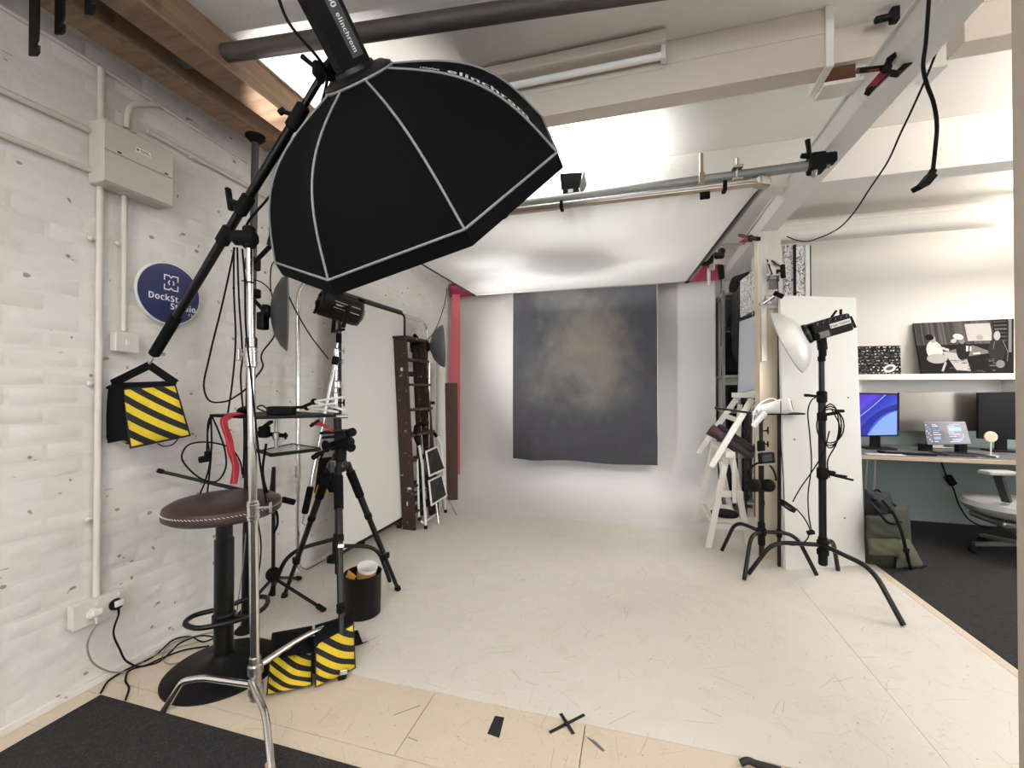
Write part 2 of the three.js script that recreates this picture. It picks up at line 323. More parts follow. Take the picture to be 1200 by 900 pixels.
// ================================================================ THE SETTING
const XL = -2.28, DB = 5.3, HC = 2.85;
const zb = d => -d;
{ // floor slab, sheets and carpets
  const fl = struct('floor', 'studio floor of painted plywood sheets', 'floor', bx(-2.5, 4.4, -0.2, -0.014, 3.2, -5.5), M.slab);
  const sheet = (x0, x1, d0, d1, m, n, g = 0.0015, top = 0) => part(fl, n, bx(x0 + g, x1 - g, -0.0135, top, -(d0 + g), -(d1 - g), 0.0012), m);
  // plywood edging boards along the front
  const s1 = F(487, 847).x, s2 = F(682, 876).x;
  sheet(-2.28, -0.42, 1.285, 1.36, M.ply, 'edge_board'); sheet(-0.42, 1.69, 1.285, 1.36, M.ply, 'edge_board');
  sheet(-2.28, s1, 1.36, 1.69, M.ply, 'plywood_sheet'); sheet(s1, s2, 1.36, 1.69, M.ply, 'plywood_sheet'); sheet(s2, 1.69, 1.36, 1.69, M.ply, 'plywood_sheet');
  sheet(-2.28, -2.18, -3, 1.285, M.ply, 'edge_board');
  // painted area, lying a touch proud of the plywood
  sheet(-2.28, 1.03, 1.69, 5.3, M.floorPaint, 'painted_sheet', 0.001, 0.003); sheet(1.03, 1.64, 1.69, 5.3, M.floorPaint, 'painted_sheet', 0.001, 0.002); sheet(1.64, 1.69, 1.69, 5.3, M.ply, 'edge_board', 0.001, 0.002);
  struct('floor_carpet', 'charcoal carpet at the foot of the brick wall', 'carpet', bx(-2.178, 4.2, -0.0135, 0.004, 3, -1.284, 0.003), M.carpet);
  struct('floor_carpet', 'charcoal carpet running under the desk', 'carpet', bx(1.692, 4.2, -0.0135, 0.004, -1.286, -5.15, 0.003), M.carpet);
}
{ // painted brick wall on the left
  const w = struct('wall_left', 'white painted brick wall with conduits', 'wall', bx(-2.6, -2.284, -0.014, HC, 3.2, -5.5), M.wall);
  const variants = [];
  const BW = 0.225, BH = 0.075, J = 0.012;
  for (let k = 0; k < 28; k++) {
    const hw = (BW - J) / 2, hh = (BH - J) / 2, e = rr(0.006, 0.012), dx = rr(0.001, 0.0035), jit = () => rr(-0.0015, 0.0015);
    const b = [[0, -hh, -hw], [0, -hh, hw], [0, hh, hw], [0, hh, -hw]], f = b.map(p => [dx + jit() * 0.35, p[1] * (1 - e / hh) + jit(), p[2] * (1 - e / hw) + jit()]);
    const mid = [dx + rr(-0.001, 0.0015), 0, 0], pos = [];
    const tri = (...t) => t.forEach(p => pos.push(...p));
    for (let i = 0; i < 4; i++) { const j = (i + 1) % 4; tri(b[i], f[i], f[j]); tri(b[i], f[j], b[j]); tri(mid, f[j], f[i]); }
    const g = new THREE.BufferGeometry(); g.setAttribute('position', new THREE.Float32BufferAttribute(pos, 3)); creased(g, 1.1); const c = boxUV(clean(g));
    const uv = c.attributes.uv, ou = rnd() * 2, ov = rnd() * 2; for (let i = 0; i < uv.count; i++) uv.setXY(i, uv.getX(i) + ou, uv.getY(i) + ov);
    variants.push(c);
  }
  const list = [];
  for (let r = 0; r < 37; r++) for (let c = 0; c < 27; c++) {
    const d = -0.2 + (c + (r % 2) * 0.5) * BW, h = 0.03 + r * BH + BH / 2; if (d > 5.15 || h > HC - 0.04 || d < 0.35) continue;
    const p = WXproj(XL, h, d); list.push([d, h, p]);
  }
  function WXproj(x, h, d) { const q = V(x, h, -d).sub(EYEP); q.applyAxisAngle(V(0, 1, 0), -YAW).applyAxisAngle(V(1, 0, 0), -PITCH); return [600 + FPX * q.x / -q.z, 450 - FPX * q.y / -q.z, -q.z]; }
  const inView = list.filter(l => l[2][0] > -15 && l[2][1] > -15 && l[2][1] < 915).sort((a, b) => a[2][2] - b[2][2]);
  const near = new Set(inView.slice(0, 298)); let i = 0; const rest = [];
  for (const l of list) {
    const g = variants[(i++ * 7 + Math.floor(rnd() * 28)) % 28];
    if (near.has(l)) { const m = new THREE.Mesh(g, M.wall); m.name = 'brick'; m.position.set(-2.2845, l[1], -l[0]); w.add(m); }
    else { const c = g.clone(); c.translate(-2.2845, l[1], -l[0]); rest.push(c); }
  }
  const m = part(w, 'brick_field', rest, M.wall, { kind: 'stuff', keepUV: true });
}
struct('wall_back', 'off-white wall at the end of the studio', 'wall', [bx(-2.6, 1.2, -0.014, HC, -5.3, -5.5), bx(1.2, 4.4, -0.014, HC, -5.15, -5.5)], M.plain);
struct('wall_front', 'off-white wall behind the photographer with a wide added window', 'wall', [bx(-2.6, 4.4, -0.014, 0.8, 3.0, 3.2), bx(-2.6, 4.4, 2.45, HC, 3.0, 3.2), bx(-2.6, -2.1, 0.8, 2.45, 3.0, 3.2), bx(3.9, 4.4, 0.8, 2.45, 3.0, 3.2)], M.plain);
{ const fr = [bx(-2.1, 3.9, 0.8, 0.86, 3.05, 3.13), bx(-2.1, 3.9, 2.39, 2.45, 3.05, 3.13)], xs = [-2.07, -0.57, 0.9, 2.4, 3.87]; for (const x of xs) fr.push(bx(x - 0.03, x + 0.03, 0.86, 2.39, 3.05, 3.13));
  const wn = struct('window_2', 'wide white framed window added unseen behind the photographer', 'window', fr, M.white); for (let i = 0; i < 4; i++) part(wn, 'pane', bx(xs[i] + 0.03, xs[i + 1] - 0.03, 0.86, 2.39, 3.08, 3.086), M.pane); }  // added window, out of view, to brighten surfaces facing the camera
{ const w = struct('wall_right', 'off-white side wall with a window', 'wall', [bx(4.2, 4.4, -0.014, 0.9, 3.2, -5.5), bx(4.2, 4.4, 2.25, HC, 3.2, -5.5), bx(4.2, 4.4, 0.9, 2.25, 3.2, -2.2), bx(4.2, 4.4, 0.9, 2.25, -4.4, -5.5)], M.plain);
  const wn = struct('window_1', 'white framed side window', 'window', [bx(4.22, 4.3, 0.9, 0.96, -2.2, -4.4), bx(4.22, 4.3, 2.19, 2.25, -2.2, -4.4), bx(4.22, 4.3, 0.96, 2.19, -2.2, -2.26), bx(4.22, 4.3, 0.96, 2.19, -4.34, -4.4), bx(4.22, 4.3, 0.96, 2.19, -3.27, -3.33)], M.white);
  part(wn, 'pane', bx(4.25, 4.256, 0.96, 2.19, -2.26, -3.27), M.pane); part(wn, 'pane', bx(4.25, 4.256, 0.96, 2.19, -3.33, -4.34), M.pane); }
struct('ceiling', 'white painted ceiling', 'ceiling', bx(-2.6, 4.4, HC, HC + 0.15, 3.2, -5.5), M.ceiling);
{ // boxed cross beam with its stepped break by the steel
  const t = struct('trim_1', 'boxed ceiling beam carrying the strip light fitting', 'beam', bx(-1.35, 0.75, 2.61, HC, -2.03, -2.13, 0.004), M.ceilBeam);
  part(t, 'cover_board', bx(-1.35, 0.745, 2.745, 2.752, -2.026, -2.03), M.ceilBeam);
  part(t, 'end_board', bx(0.745, 0.775, 2.6, HC, -2.02, -2.2, 0.003), M.white);
  part(t, 'set_back_board', bx(0.775, 1.2, 2.70, HC, -2.16, -2.2), M.ceilBeam);
  part(t, 'bare_plywood', bx(0.78, 0.91, 2.60, 2.69, -2.17, -2.2), M.rawPly, { label: 'bare brown plywood strip' });
  part(t, 'lower_batten', bx(0.775, 1.2, 2.585, 2.60, -2.12, -2.22), M.white);
  struct('trim_2', 'boxed ceiling beam above the desks', 'beam', [bx(1.2, 4.2, 2.61, HC, -2.03, -2.13, 0.004), bx(1.2, 4.2, 2.745, 2.752, -2.026, -2.03)], M.ceilBeam);
  struct('trim_3', 'white ceiling beam beyond the scrim', 'beam', bx(-2.28, 4.2, 2.56, HC, -3.05, -3.19, 0.004), M.ceiling);
  struct('trim_4', 'white rounded duct below the ceiling over the desks', 'duct', [bx(1.06, 4.2, 2.58, 2.76, -4.2, -4.4, 0.06), bx(1.06, 4.2, 2.69, 2.715, -4.19, -4.2, 0.004)], M.plain);
  struct('trim_5', 'white painted steel beam running to the post', 'beam', [bx(0.915, 1.035, 2.49, 2.505, 2.9, -5.29, 0.003), bx(0.92, 1.03, 2.505, 2.6, 2.9, -5.29, 0.003), bx(0.905, 1.045, 2.6, 2.61, 2.9, -5.29, 0.002)], M.beamWhite);
  const c = struct('trim_6', 'square painted post under the steel beam', 'post', bx(0.91, 1.045, 0, 2.49, -3.68, -3.82, 0.004), std({ color: '#cfc0aa', roughness: 0.6, bumpMap: bumpLump, bumpScale: 0.001 }));
  part(c, 'cap_board', [bx(0.9, 1.055, 1.9, 2.49, -3.67, -3.68, 0.003), bx(0.92, 0.955, 1.5, 2.4, -3.655, -3.67, 0.003)], M.whitePaintWood);
  struct('trim_7', 'grey beige pillar standing free', 'pillar', bx(0.79, 1.12, 0, 2.49, -0.98, -1.2, 0.004), std({ color: '#b8aa9c', roughness: 0.7, bumpMap: bumpLump, bumpScale: 0.001 }));
  struct('baseboard_left', 'narrow painted skirting along the brick wall', 'baseboard', bx(-2.284, -2.268, 0.0, 0.03, 3, -5.25, 0.003), M.wall);
}
{ // seamless white cove
  const dB = 5.12, top = 2.46, pr = [];
  for (let i = 0; i <= 28; i++) { const t = i / 28; pr.push([4.25 + 0.87 * (1 - (1 - t) * (1 - t)), 0.0035 + 0.8 * Math.pow(t, 2.2)]); } pr.push([dB, top]);
  const L = []; let s = 0; for (let i = 0; i < pr.length; i++) { if (i) s += Math.hypot(pr[i][0] - pr[i - 1][0], pr[i][1] - pr[i - 1][1]); L.push(s); }
  const surf = (o) => grid((u, w) => { const k = w * (pr.length - 1), i = Math.min(pr.length - 2, Math.floor(k)), t = k - i; return V(lerp(-2.2, 0.845, u), lerp(pr[i][1], pr[i + 1][1], t) - o * (w < 0.1 ? 0 : 0.3), -(lerp(pr[i][0], pr[i + 1][0], t) + o)); }, 1, pr.length - 1);
  single('cove_backdrop', 'white seamless cove curving up from the studio floor', 'backdrop', [surf(0), surf(0.006), bx(0.839, 0.845, 0.8, top, -5.12, -5.127)], M.cyc, [-0.68, 0, -5.1]);
}
// timber joists, ceiling pipe
single('ceiling_joist', 'bare timber joist running next to the brick wall', 'joist', bx(-2.1, -1.97, 2.7, HC, 0.5, -3.0, 0.004), M.timber, [-2.03, 2.7, -1.5], { group: 'bare timber joists' });
single('ceiling_joist', 'bare timber joist touched by the dark ceiling pipe', 'joist', bx(-1.86, -1.72, 2.7, HC, 0.5, -3.0, 0.004), M.timber, [-1.79, 2.7, -1.5], { group: 'bare timber joists' });
single('ceiling_pipe', 'thick dark steel pipe fixed below the ceiling', 'pipe', bar(V(-1.945, 2.765, -1.432), V(0.915, 2.765, -1.748), 0.036, 0.036, 20), M.darkPipe, [-0.6, 2.66, -1.55]);
{ // strip light fitting on the beam, switched off
  const t = thing('strip_light', 'unlit strip light fitting along the ceiling beam', 'light fitting', [-0.45, 2.7, -1.98]);
  part(t, 'housing', bx(-1.2, 0.13, 2.79, 2.84, -1.94, -2.025, 0.006), M.ceilBeam); part(t, 'tube', bar([-1.18, 2.755, -1.985], [0.11, 2.755, -1.985], 0.016), M.white);
  part(t, 'reflector', slab([[-1.2, 2.79, -2.02], [0.13, 2.79, -2.02], [0.13, 2.73, -2.03], [-1.2, 2.73, -2.03]], 0.003), M.ceilBeam);
  for (const x of [-1.19, 0.12]) part(t, 'lamp_holder', bx(x - 0.01, x + 0.01, 2.73, 2.8, -1.965, -2.005, 0.003), M.socket);
}
// added hanging lights, out of view behind the camera and over the desks: glowing faces above and below, each with its own light
function addedHangingLight(label, x, d, w, l, h, col, down, up, group) {
  const t = thing('added_hanging_light', label, 'light fitting', [x, h, -d], group), e = 0.02, c = new THREE.Color(...col);
  part(t, 'housing', [bx(x - w / 2 - e, x + w / 2 + e, h, h + 0.05, -d - l / 2 - e, -d - l / 2, 0.003), bx(x - w / 2 - e, x + w / 2 + e, h, h + 0.05, -d + l / 2, -d + l / 2 + e, 0.003), bx(x - w / 2 - e, x - w / 2, h, h + 0.05, -d - l / 2, -d + l / 2, 0.003), bx(x + w / 2, x + w / 2 + e, h, h + 0.05, -d - l / 2, -d + l / 2, 0.003)], M.white);
  for (const [y0, y1, dir, I] of [[h + 0.004, h + 0.012, 1, down], [h + 0.038, h + 0.046, -1, up]]) {
    part(t, 'diffuser', bx(x - w / 2, x + w / 2, y0, y1, -d - l / 2, -d + l / 2), std({ color: '#ffffff', emissive: c, emissiveIntensity: 1.5, roughness: 0.8 }));
    const L = new THREE.RectAreaLight(c, I, w, l); L.position.set(x, dir > 0 ? h - 0.002 : h + 0.052, -d); L.rotation.x = -dir * Math.PI / 2; scene.add(L);
  }
  for (const s of [-1, 1]) part(t, 'cable', bar([x, h + 0.05, -d + s * l * 0.4], [x, HC, -d + s * l * 0.4], 0.003), M.steel);
}
addedHangingLight('long warm added light hanging behind the photographer near the brick wall', -0.9, -0.7, 0.6, 1.2, 2.4, [1, 0.975, 0.935], LAMP.studioDown, LAMP.studioUp, 'added hanging lights');
addedHangingLight('long warm added light hanging behind the free standing pillar', 1.4, -0.4, 0.6, 1.2, 2.4, [1, 0.975, 0.935], LAMP.studioDown, LAMP.studioUp, 'added hanging lights');
addedHangingLight('long added light hanging over the office desks', 3.25, 3.9, 0.5, 1.2, 2.35, [1, 0.95, 0.88], LAMP.officeDown, LAMP.officeUp, 'added hanging lights');
addedHangingLight('long added light hanging between the desks and the free standing pillar', 2.5, 1.9, 0.5, 1.2, 2.3, [1, 0.95, 0.88], LAMP.officeNearDown, LAMP.officeNearUp, 'added hanging lights');  // added to brighten the ceiling on the right

// ================================================================ ON THE LEFT WALL
for (const [px, py, zc, ll] of [[41, 66, 1.46, 'longest black flat steel hook hanging below the timber joist'], [71, 41, 1.50, 'middle one of the black steel hooks below the timber joist'], [106, 18, 1.52, 'shortest black steel hook below the timber joist']]) {
  const p = DC(px, py, zc), r = V(Math.cos(YAW), 0, -Math.sin(YAW)), up = V(0, 1, 0);
  const m = new THREE.Matrix4().makeBasis(r, up, r.clone().cross(up)).setPosition(p);
  const w = 0.016, top = 2.7 - p.y;
  single('ceiling_hook', ll, 'hook', extr([[-w, 0.0], [w * 0.6, 0], [w * 1.1, 0.012], [w * 1.15, 0.034], [w * 0.8, 0.036], [w * 0.45, 0.024], [0.001, 0.022], [w * 0.9, 0.055], [w, 0.075], [w, top], [-w, top]], 0.005, m, 0.0006), M.blackMetal, p, { group: 'steel hooks below the joist' });
}
single('hook_rail', 'dark rail under the joist that carries the hooks', 'rail', bar(DC(30, -12, 1.46), DC(112, -12, 1.52), 0.012), M.blackMetal, DC(70, -12, 1.49));
{ // grey distribution box
  const x1 = -2.186, a = WX(120, 137, x1), b = WX(203, 190, x1), lo = WX(120, 212, x1).y;
  const t = thing('junction_box', 'grey beige electrical box on the brick wall', 'electrical box', [-2.27, lo, (a.z + b.z) / 2]);
  part(t, 'body', bx(-2.276, x1, lo, a.y, a.z, b.z, 0.008), M.boxGrey);
  part(t, 'cover', [bx(x1 - 0.002, x1 + 0.006, lerp(lo, a.y, 0.52), a.y - 0.006, a.z - 0.004, b.z + 0.004, 0.003), bx(x1 - 0.002, x1 + 0.006, lo + 0.006, lerp(lo, a.y, 0.5), a.z - 0.004, b.z + 0.004, 0.003)], M.boxGrey);
  for (const k of [0.18, 0.85]) part(t, 'screw', bx(x1 + 0.004, x1 + 0.008, lerp(lo, a.y, 0.54), lerp(lo, a.y, 0.565), lerp(a.z, b.z, k), lerp(a.z, b.z, k + 0.05)), M.socketDark);
  const lt = ctex(64, 24, g => { g.fillStyle = '#efece6'; g.fillRect(0, 0, 64, 24); g.fillStyle = '#5a6068'; g.beginPath(); g.arc(9, 12, 6, 0, 7); g.fill(); g.fillRect(20, 6, 34, 4); g.fillRect(20, 14, 40, 4); });
  const lz = [lerp(a.z, b.z, 0.42), lerp(a.z, b.z, 0.64)], ly = [lerp(lo, a.y, 0.7), lerp(lo, a.y, 0.78)];
  part(t, 'label', slab([[x1 + 0.0075, ly[0], lz[0]], [x1 + 0.0075, ly[0], lz[1]], [x1 + 0.0075, ly[1], lz[1]], [x1 + 0.0075, ly[1], lz[0]]], 0.001), std({ map: lt, roughness: 0.6 }), { keepUV: true });
}
const XP = -2.262;
function conduit(label, pts, r, clips = []) {
  const t = thing('conduit', label, 'conduit', pts[0]); part(t, 'tube', pipe(pts, r, 0.07), M.conduit);
  for (const c of clips) part(t, 'clip', [ball(v(c).add(V(-0.004, 0, 0.028)), 0.012, 0.8, 1, 1), box(v(c).add(V(-0.008, 0, 0.012)), 0.008, 0.012, 0.045, 0.003)], M.conduit);
}
conduit('long upright conduit from the ceiling to the sockets', [WX(119, 80, XP), WX(113, 710, XP)], 0.013, [WX(116, 282, XP), WX(115, 450, XP), WX(113, 607, XP)]);
conduit('short upright conduit from the grey box to the switch', [WX(146, 225, XP), WX(145, 388, XP)], 0.011, [WX(147, 288, XP)]);
conduit('upper level conduit entering the grey box', [WX(-60, 77, XP), WX(107, 154, XP)], 0.012);
conduit('lower level conduit entering the grey box', [WX(-60, 133, XP), WX(107, 200, XP)], 0.012);
conduit('curved conduit above the grey box', [WX(148, 150, XP), WX(150, 122, XP), WX(185, 122, XP)], 0.012);
conduit('level conduit running from the grey box towards the corner', [WX(172, 153, XP), WX(330, 240, XP)], 0.012, [WX(230, 187, XP)]);
conduit('thin conduit along the top of the wall', [WX(-60, -30, XP - 0.006), WX(120, 80, XP - 0.006), WX(290, 190, XP - 0.006)], 0.009);
{ const t = thing('light_switch', 'white single switch plate on the brick wall', 'switch', WX(149, 401, -2.27)); const a = WX(136, 389, -2.235), b = WX(162, 413, -2.235);
  part(t, 'back_box', bx(-2.276, -2.24, b.y, a.y, a.z, b.z, 0.004), M.socket); const pl = part(t, 'plate', bx(-2.24, -2.232, b.y - 0.002, a.y + 0.002, a.z + 0.002, b.z - 0.002, 0.003), M.socket);
  const cz = (a.z + b.z) / 2, cy = (a.y + b.y) / 2; part(pl, 'rocker', bx(-2.234, -2.227, cy - 0.014, cy + 0.014, cz - 0.009, cz + 0.009, 0.002), M.white); }
{ // twin socket with two plugs
  const a = WX(86, 712, -2.235), b = WX(144, 720, -2.235), y0 = WX(86, 740, -2.235).y, y1 = a.y;
  const t = thing('wall_socket', 'twin wall socket with two plugs at the skirting', 'socket', [-2.27, y0, (a.z + b.z) / 2]);
  part(t, 'back_box', bx(-2.276, -2.24, y0, y1, a.z, b.z, 0.004), M.socket); const pl = part(t, 'plate', bx(-2.24, -2.231, y0 - 0.002, y1 + 0.002, a.z + 0.003, b.z - 0.003, 0.003), M.socket);
  const z1 = lerp(a.z, b.z, 0.35), z2 = lerp(a.z, b.z, 0.8), cy = (y0 + y1) / 2;
  each(pl, 'switch', [bx(-2.232, -2.226, y1 - 0.025, y1 - 0.01, z1 - 0.02, z1 - 0.01, 0.001), bx(-2.232, -2.226, y1 - 0.025, y1 - 0.01, z2 - 0.02, z2 - 0.01, 0.001)], M.white);
  const plug = (label, z, m, m2) => { const p = thing('power_plug', label, 'plug', [-2.22, cy, z]); part(p, 'body', lathe([[0, 0], [0.022, 0], [0.025, 0.006], [0.024, 0.016], [0.019, 0.028], [0, 0.03]], [-2.231, cy - 0.004, z], [1, 0, 0]), m); part(p, 'cap', box([-2.2, cy + 0.004, z], 0.012, 0.026, 0.034, 0.004), m2); part(p, 'strain_relief', bar([-2.205, cy - 0.018, z], [-2.203, cy - 0.045, z], 0.006, 0.004), m); };
  plug('white plug in the twin wall socket', z1, M.socket, M.white); plug('black plug with a white face in the twin wall socket', z2, M.rubber, M.white);
  const f = (px, py, h = 0.006) => { const p = F(px, py, h); return p.x < -2.245 ? WX(px, py, -2.245) : p; };
  single('extension_lead', 'grey flex looping from the white plug to the floor', 'cord', cable([[-2.203, cy - 0.045, z1], WX(103, 752, -2.22), WX(106, 772, -2.23), f(118, 783), f(135, 788), f(150, 786), f(178, 770), f(205, 760), f(232, 752)], 0.0035), M.cableGrey, [-2.2, 0, z1]);
  single('extension_lead', 'black flex hanging from the black plug', 'cord', cable([[-2.203, cy - 0.045, z2], WX(133, 740, -2.2), WX(140, 760, -2.21), f(150, 776), f(165, 781), f(190, 771), f(215, 762), f(245, 757)], 0.004), M.rubber, [-2.2, 0, z2]);
  single('extension_lead', 'black flex lying along the skirting behind the stool base', 'cord', cable([f(118, 812), f(128, 797), f(150, 784), f(182, 768), f(203, 750), f(222, 746), f(240, 752), f(262, 742)], 0.004), M.rubber, f(150, 784));
  single('extension_lead', 'black flex kinked on the carpet corner', 'cord', cable([f(147, 820), f(151, 806), f(147, 797), f(153, 785), f(185, 776), f(200, 764), f(212, 753), f(235, 745), f(258, 748)], 0.0038), M.rubber, f(150, 800));
  single('extension_lead', 'pale thin flex coiled beside the stool base', 'cord', cable([f(258, 752), f(230, 770), f(200, 778), f(190, 770), f(200, 755), f(230, 745), f(265, 738)], 0.003), M.cableGrey, f(210, 770));
}
{ // round sign
  const c = WX(199, 344.5, -2.262), R = 0.158;
  const t = thing('round_sign', 'round navy blue studio sign with white lettering', 'sign', c);
  part(t, 'disc', lathe([[0, 0], [R, 0], [R, 0.012], [R - 0.002, 0.014], [0, 0.014]], V(-2.274, c.y, c.z), [1, 0, 0], 48), M.white);
  const tx = ctex(512, 512, g => {
    g.fillStyle = '#232a5c'; g.fillRect(0, 0, 512, 512); g.fillStyle = '#eef0f4'; g.strokeStyle = '#eef0f4'; g.lineWidth = 11;
    g.beginPath(); g.moveTo(214, 100); g.lineTo(246, 100); g.lineTo(262, 116); g.lineTo(278, 100); g.lineTo(320, 100); g.lineTo(320, 144); g.moveTo(320, 178); g.lineTo(320, 222); g.lineTo(280, 222); g.lineTo(264, 206); g.lineTo(248, 222); g.lineTo(208, 222); g.lineTo(208, 178); g.moveTo(208, 144); g.lineTo(208, 100); g.lineTo(222, 100); g.stroke();
    g.beginPath(); g.arc(264, 161, 22, 2.1, 4.2); g.moveTo(283, 150); g.arc(264, 161, 22, -0.9, 0.9); g.stroke();
    g.font = 'bold 74px sans-serif'; g.textBaseline = 'alphabetic'; g.fillText('Dock', 78, 318); g.fillText('St.', 256, 322); g.fillText('Studio', 256, 386); g.font = 'bold 30px sans-serif'; g.fillText('C E S', 412, 424);
  });
  const face = new THREE.CircleGeometry(R - 0.008, 48).rotateY(Math.PI / 2).translate(-2.259, c.y, c.z);
  part(t, 'printed_face', face, std({ map: tx, roughness: 0.35 }), { keepUV: true });
}
// ================================================================ BIG OCTAGONAL SOFTBOX ON ITS BOOM
const font = await new FontLoader().loadAsync('fonts/droid/droid_sans_bold.typeface.json');
const OS = 0.933;
const OC = V(-0.945 * OS, 1.3 + 0.889 * OS, -1.707 * OS), ON = V(-0.128, 0.656, 0.744).normalize(), OR = 0.675 * OS;
const OU = ON.clone().cross(V(0, 0, 1)).normalize(), OV = ON.clone().cross(OU);
const oa = k => -2.635 + k * Math.PI / 4;
const oDir = k => OU.clone().multiplyScalar(Math.cos(oa(k))).addScaledVector(OV, Math.sin(oa(k)));
const rib = (k, t) => { const r = lerp(0.135 * OS, OR, t) + 0.085 * OS * Math.sin(Math.PI * t) * (1 - 0.25 * t), a = lerp(0.418 * OS, 0, t) + 0.055 * OS * Math.sin(Math.PI * t); return OC.clone().addScaledVector(oDir(k), r).addScaledVector(ON, a); };
{
  const t = thing('octagonal_softbox', 'large black octagonal softbox with grey piped seams', 'softbox', OC);
  const panels = [];
  for (let k = 0; k < 8; k++) {
    const sh = s => grid((u, w) => { const a = rib(k, w), b = rib(k + 1, w), m = Math.sin(Math.PI * u) * 0.02 * Math.sin(Math.PI * w); return a.lerp(b, u).addScaledVector(oDir(k + 0.5), -m - s); }, 8, 12);
    const fp = part(t, 'fabric_panel', sh(0), M.softboxCloth); panels.push(fp);
    part(t, 'lining_panel', sh(0.006), M.silver);
    part(fp, 'seam_piping', cable(Array.from({ length: 9 }, (_, i) => rib(k, i / 8).addScaledVector(oDir(k), 0.002)), 0.0042, 24), M.piping);
    part(fp, 'rim_piping', bar(rib(k, 1).addScaledVector(oDir(k), 0.003), rib(k + 1, 1).addScaledVector(oDir(k + 1), 0.003), 0.0042), M.piping);
    const L0 = rib(k, 1), L1 = rib(k + 1, 1), o = -0.055, L2 = L1.clone().addScaledVector(ON, o).addScaledVector(oDir(k + 1), 0.008), L3 = L0.clone().addScaledVector(ON, o).addScaledVector(oDir(k), 0.008);
    part(t, 'front_lip', slab([L0, L1, L2, L3], 0.004), M.softboxCloth);
    part(t, 'rod', bar(rib(k, 0.05).addScaledVector(oDir(k), -0.02), rib(k, 0.98).addScaledVector(oDir(k), -0.02), 0.004), M.steel);
  }
  const dif = []; for (let k = 0; k < 8; k++) { const g = new THREE.BufferGeometry(); const c = OC.clone().addScaledVector(ON, -0.005), a = rib(k, 1).addScaledVector(ON, -0.005), b = rib(k + 1, 1).addScaledVector(ON, -0.005); g.setAttribute('position', new THREE.Float32BufferAttribute([...c, ...a, ...b], 3)); dif.push(clean(g)); }
  part(t, 'front_diffuser', dif, M.whiteFabric);
  const N0 = OC.clone().addScaledVector(ON, 0.40 * OS);
  part(t, 'speed_ring', lathe([[0.09, 0], [0.128, 0], [0.128, 0.03], [0.1, 0.045], [0.085, 0.045]], N0, ON, 32), M.blackMetal);
  part(t, 'collar_piping', ring(OC.clone().addScaledVector(ON, 0.421 * OS), ON, 0.128, 0.0045), M.piping);
  // lettering on one panel, running from the neck to the rim
  const shapes = (s, size) => { const g = new THREE.ShapeGeometry(font.generateShapes(s, size), 4); g.computeBoundingBox(); return g; };
  const lay = (s, size, t0, t1, y0) => {
    const g = clean(shapes(s, size)), bb = g.boundingBox || (g.computeBoundingBox(), g.boundingBox), w = bb.max.x - bb.min.x, p = g.attributes.position;
    for (let i = 0; i < p.count; i++) {
      const tt = lerp(t0, t1, (p.getX(i) - bb.min.x) / w), a = rib(3, tt), b = rib(4, tt), wd = a.distanceTo(b), q = a.clone().lerp(b, (y0 + p.getY(i)) / wd);
      q.addScaledVector(oDir(3.5), 0.003); p.setXYZ(i, q.x, q.y, q.z);
    }
    g.computeVertexNormals(); return g;
  };
  part(panels[3], 'lettering', [lay('elinchrom', 0.058, 0.29, 0.79, 0.03), lay('rotalux', 0.034, 0.15, 0.25, 0.035)], M.white, { keepUV: true });
}
const HD0 = OC.clone().addScaledVector(ON, 0.43 * OS);
